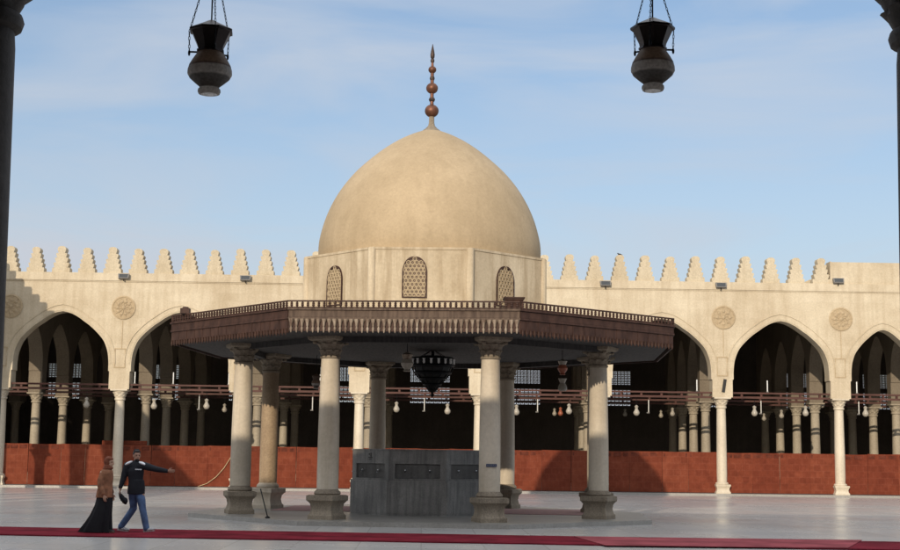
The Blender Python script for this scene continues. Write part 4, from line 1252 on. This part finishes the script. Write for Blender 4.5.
    # bag in the lowered hand
    hb = Vector((pf.x, pf.y, .014)) + wrD + Vector((.0, -.02, -.10))
    b = MB(); T = Matrix.Rotation(R(-35), 4, 'Y')
    b.ball((0, 0, -.12), (.055, .035, .14), 14, 10, T); b.ball((.02, -.01, -.17), (.06, .04, .075), 12, 8, T)
    bg_ = thing('shoe_bag', 'small black bag held in the lowered hand of the man', 'bag', tuple(hb))
    b.build('pouch', M['jacket'], bg_)
    h2 = MB(); h2.tube([(-.0, 0, -.05), (-.02, -.02, .02), (.01, .0, .045), (.03, .0, .0), (.02, 0, -.06)], .007, 6); h2.build('handle', M['blackp'], bg_)
build_man()

def build_woman():
    pf = PG(103, 534.0)
    t = thing('person', 'woman in rust head scarf, brown tunic and long black skirt walking beside the man', 'person', (pf.x, pf.y, .014), 0)
    S = 1.0
    pel = Vector((.02, 0, .90)); ch = Vector((.02, 0, 1.18)); nk = Vector((.05, 0, 1.34)); hd = Vector((.075, -.01, 1.47))
    nodes = [(pel, (.13, .11))]; edges = []
    i_ch = chain(nodes, edges, [(Vector((.02, 0, 1.03)), (.115, .095)), (ch, (.13, .10)), (Vector((.03, 0, 1.26)), (.11, .085))], 0)
    chain(nodes, edges, [(nk, .048), (Vector((.065, -.005, 1.40)), .045)], i_ch)
    RS = Vector((-.045, -.12, 1.25)); LS = Vector((.07, .13, 1.25))
    elb = Vector((-.065, -.17, .98)); wr = Vector((.03, -.20, .78))
    elb2 = Vector((.04, .17, .99)); wr2 = Vector((.13, .15, .80))
    chain(nodes, edges, [(RS, .052), (elb, .037), (wr, .024)], i_ch)
    chain(nodes, edges, [(LS, .052), (elb2, .037), (wr2, .024)], i_ch)
    kF = Vector((.05, -.05, .47)); aF = Vector((.07, -.06, .09)); kB = Vector((-.03, .06, .47)); aB = Vector((-.20, .07, .12))
    chain(nodes, edges, [(Vector((.03, -.08, .85)), .085), (kF, .052), (aF, .035)], 0)
    chain(nodes, edges, [(Vector((.0, .08, .85)), .085), (kB, .052), (aB, .035)], 0)
    hm, HT = head_meshes(hd, R(72), .94)
    parts = [skin_mesh('b', nodes, edges), hm] + hand_meshes(wr, (.25, 0, -1), (1, 0, 0), (0, 1, 0), .5, .9) + hand_meshes(wr2, (.2, 0, -1), (1, 0, 0), (0, -1, 0), .5, .9)
    parts += [foot_mesh(aF, (1, -.05), .9, R(-5)), foot_mesh(aB, (1, -.05), .9, R(14))]
    merge_remesh('body', parts, .007, M['skinw'], t, 3)
    for sx in (-1, 1):
        e = MB(); e.ball((sx * .031, -.079, .006), (.011, .007, .007), 8, 6, HT); e.build('eye', M['eye'], t)
    # scarf: hood round the head open at the face, falling over the shoulders
    def loft(rings, n=36, fold=0.0, nf=7, seed=0, cap=True):
        rnd = random.Random(seed); ph = [rnd.uniform(0, 6.28) for _ in range(4)]
        vs = []; fs = []
        m_ = len(rings)
        for j, (cx_, cy_, z, rx, ry) in enumerate(rings):
            for i in range(n):
                a_ = 2 * PI * i / n
                k = 1 + fold * (j / (m_ - 1)) * (math.sin(nf * a_ + ph[0]) * .6 + math.sin((nf + 3) * a_ + ph[1]) * .4)
                vs.append((cx_ + rx * k * math.cos(a_), cy_ + ry * k * math.sin(a_), z))
        for j in range(m_ - 1):
            for i in range(n):
                q_ = (i + 1) % n; fs.append((j * n + i, j * n + q_, (j + 1) * n + q_, (j + 1) * n + i))
        if cap: fs += [tuple(range(n)), tuple(range(m_ * n - 1, (m_ - 1) * n - 1, -1))]
        return MB().add(vs, fs, True)
    sk_ = loft([(.02, 0, .93, .14, .13), (.02, 0, .88, .155, .14), (.01, 0, .75, .165, .15), (-.01, 0, .58, .18, .165), (-.05, 0, .40, .215, .18), (-.09, 0, .25, .26, .19), (-.13, 0, .13, .305, .195), (-.15, 0, .05, .335, .20), (-.155, 0, .025, .345, .20)], 64, .15, 9, 3)
    sk_.build('skirt', M['skirt'], t)
    tn = loft([(.04, 0, 1.33, .07, .08), (.03, 0, 1.295, .115, .15), (.02, 0, 1.24, .135, .175), (.015, 0, 1.15, .148, .168), (.01, 0, 1.02, .145, .155), (.005, 0, .90, .165, .165), (-.0, 0, .80, .178, .175), (-.005, 0, .74, .185, .18)], 40, .04, 6, 5)
    tm = tn.mesh('t')
    n2 = []; e2 = []
    chain(n2, e2, [(RS + Vector((.02, .02, 0)), .075), (Vector((-.065, -.155, 1.10)), .065), (elb, .058), (wr + Vector((-.015, 0, .05)), .046)])
    n3 = []; e3 = []
    chain(n3, e3, [(LS - Vector((.02, .03, 0)), .075), (Vector((.065, .16, 1.10)), .065), (elb2, .058), (wr2 + Vector((-.015, 0, .05)), .046)])
    merge_remesh('tunic', [tm, skin_mesh('s', n2, e2), skin_mesh('s', n3, e3)], .010, M['tunic'], t, 2)
    hs = MB()
    hs.ball((0, .036, .018), (.096, .094, .118), 22, 16, HT)
    hs.ball((0, .012, .070), (.088, .092, .062), 20, 12, HT)
    hs.tube([(0, .03, -.06), (0, .03, -.15)], [.088, .105], 16, M=HT)
    hs.ball((0, -.01, -.125), (.082, .075, .045), 16, 10, HT)
    hs.ball((0, .075, -.17), (.11, .075, .11), 16, 10, HT)
    merge_remesh('head_scarf', [hs.mesh('h')], .008, M['scarf'], t, 3)
    for a_, d_, p_ in ((aF, (1, -.05), R(-5)), (aB, (1, -.05), R(14))):
        m2 = foot_mesh(a_, d_, .96, p_); m2.materials.append(M['blackp']); link('shoe', m2, t)
build_woman()
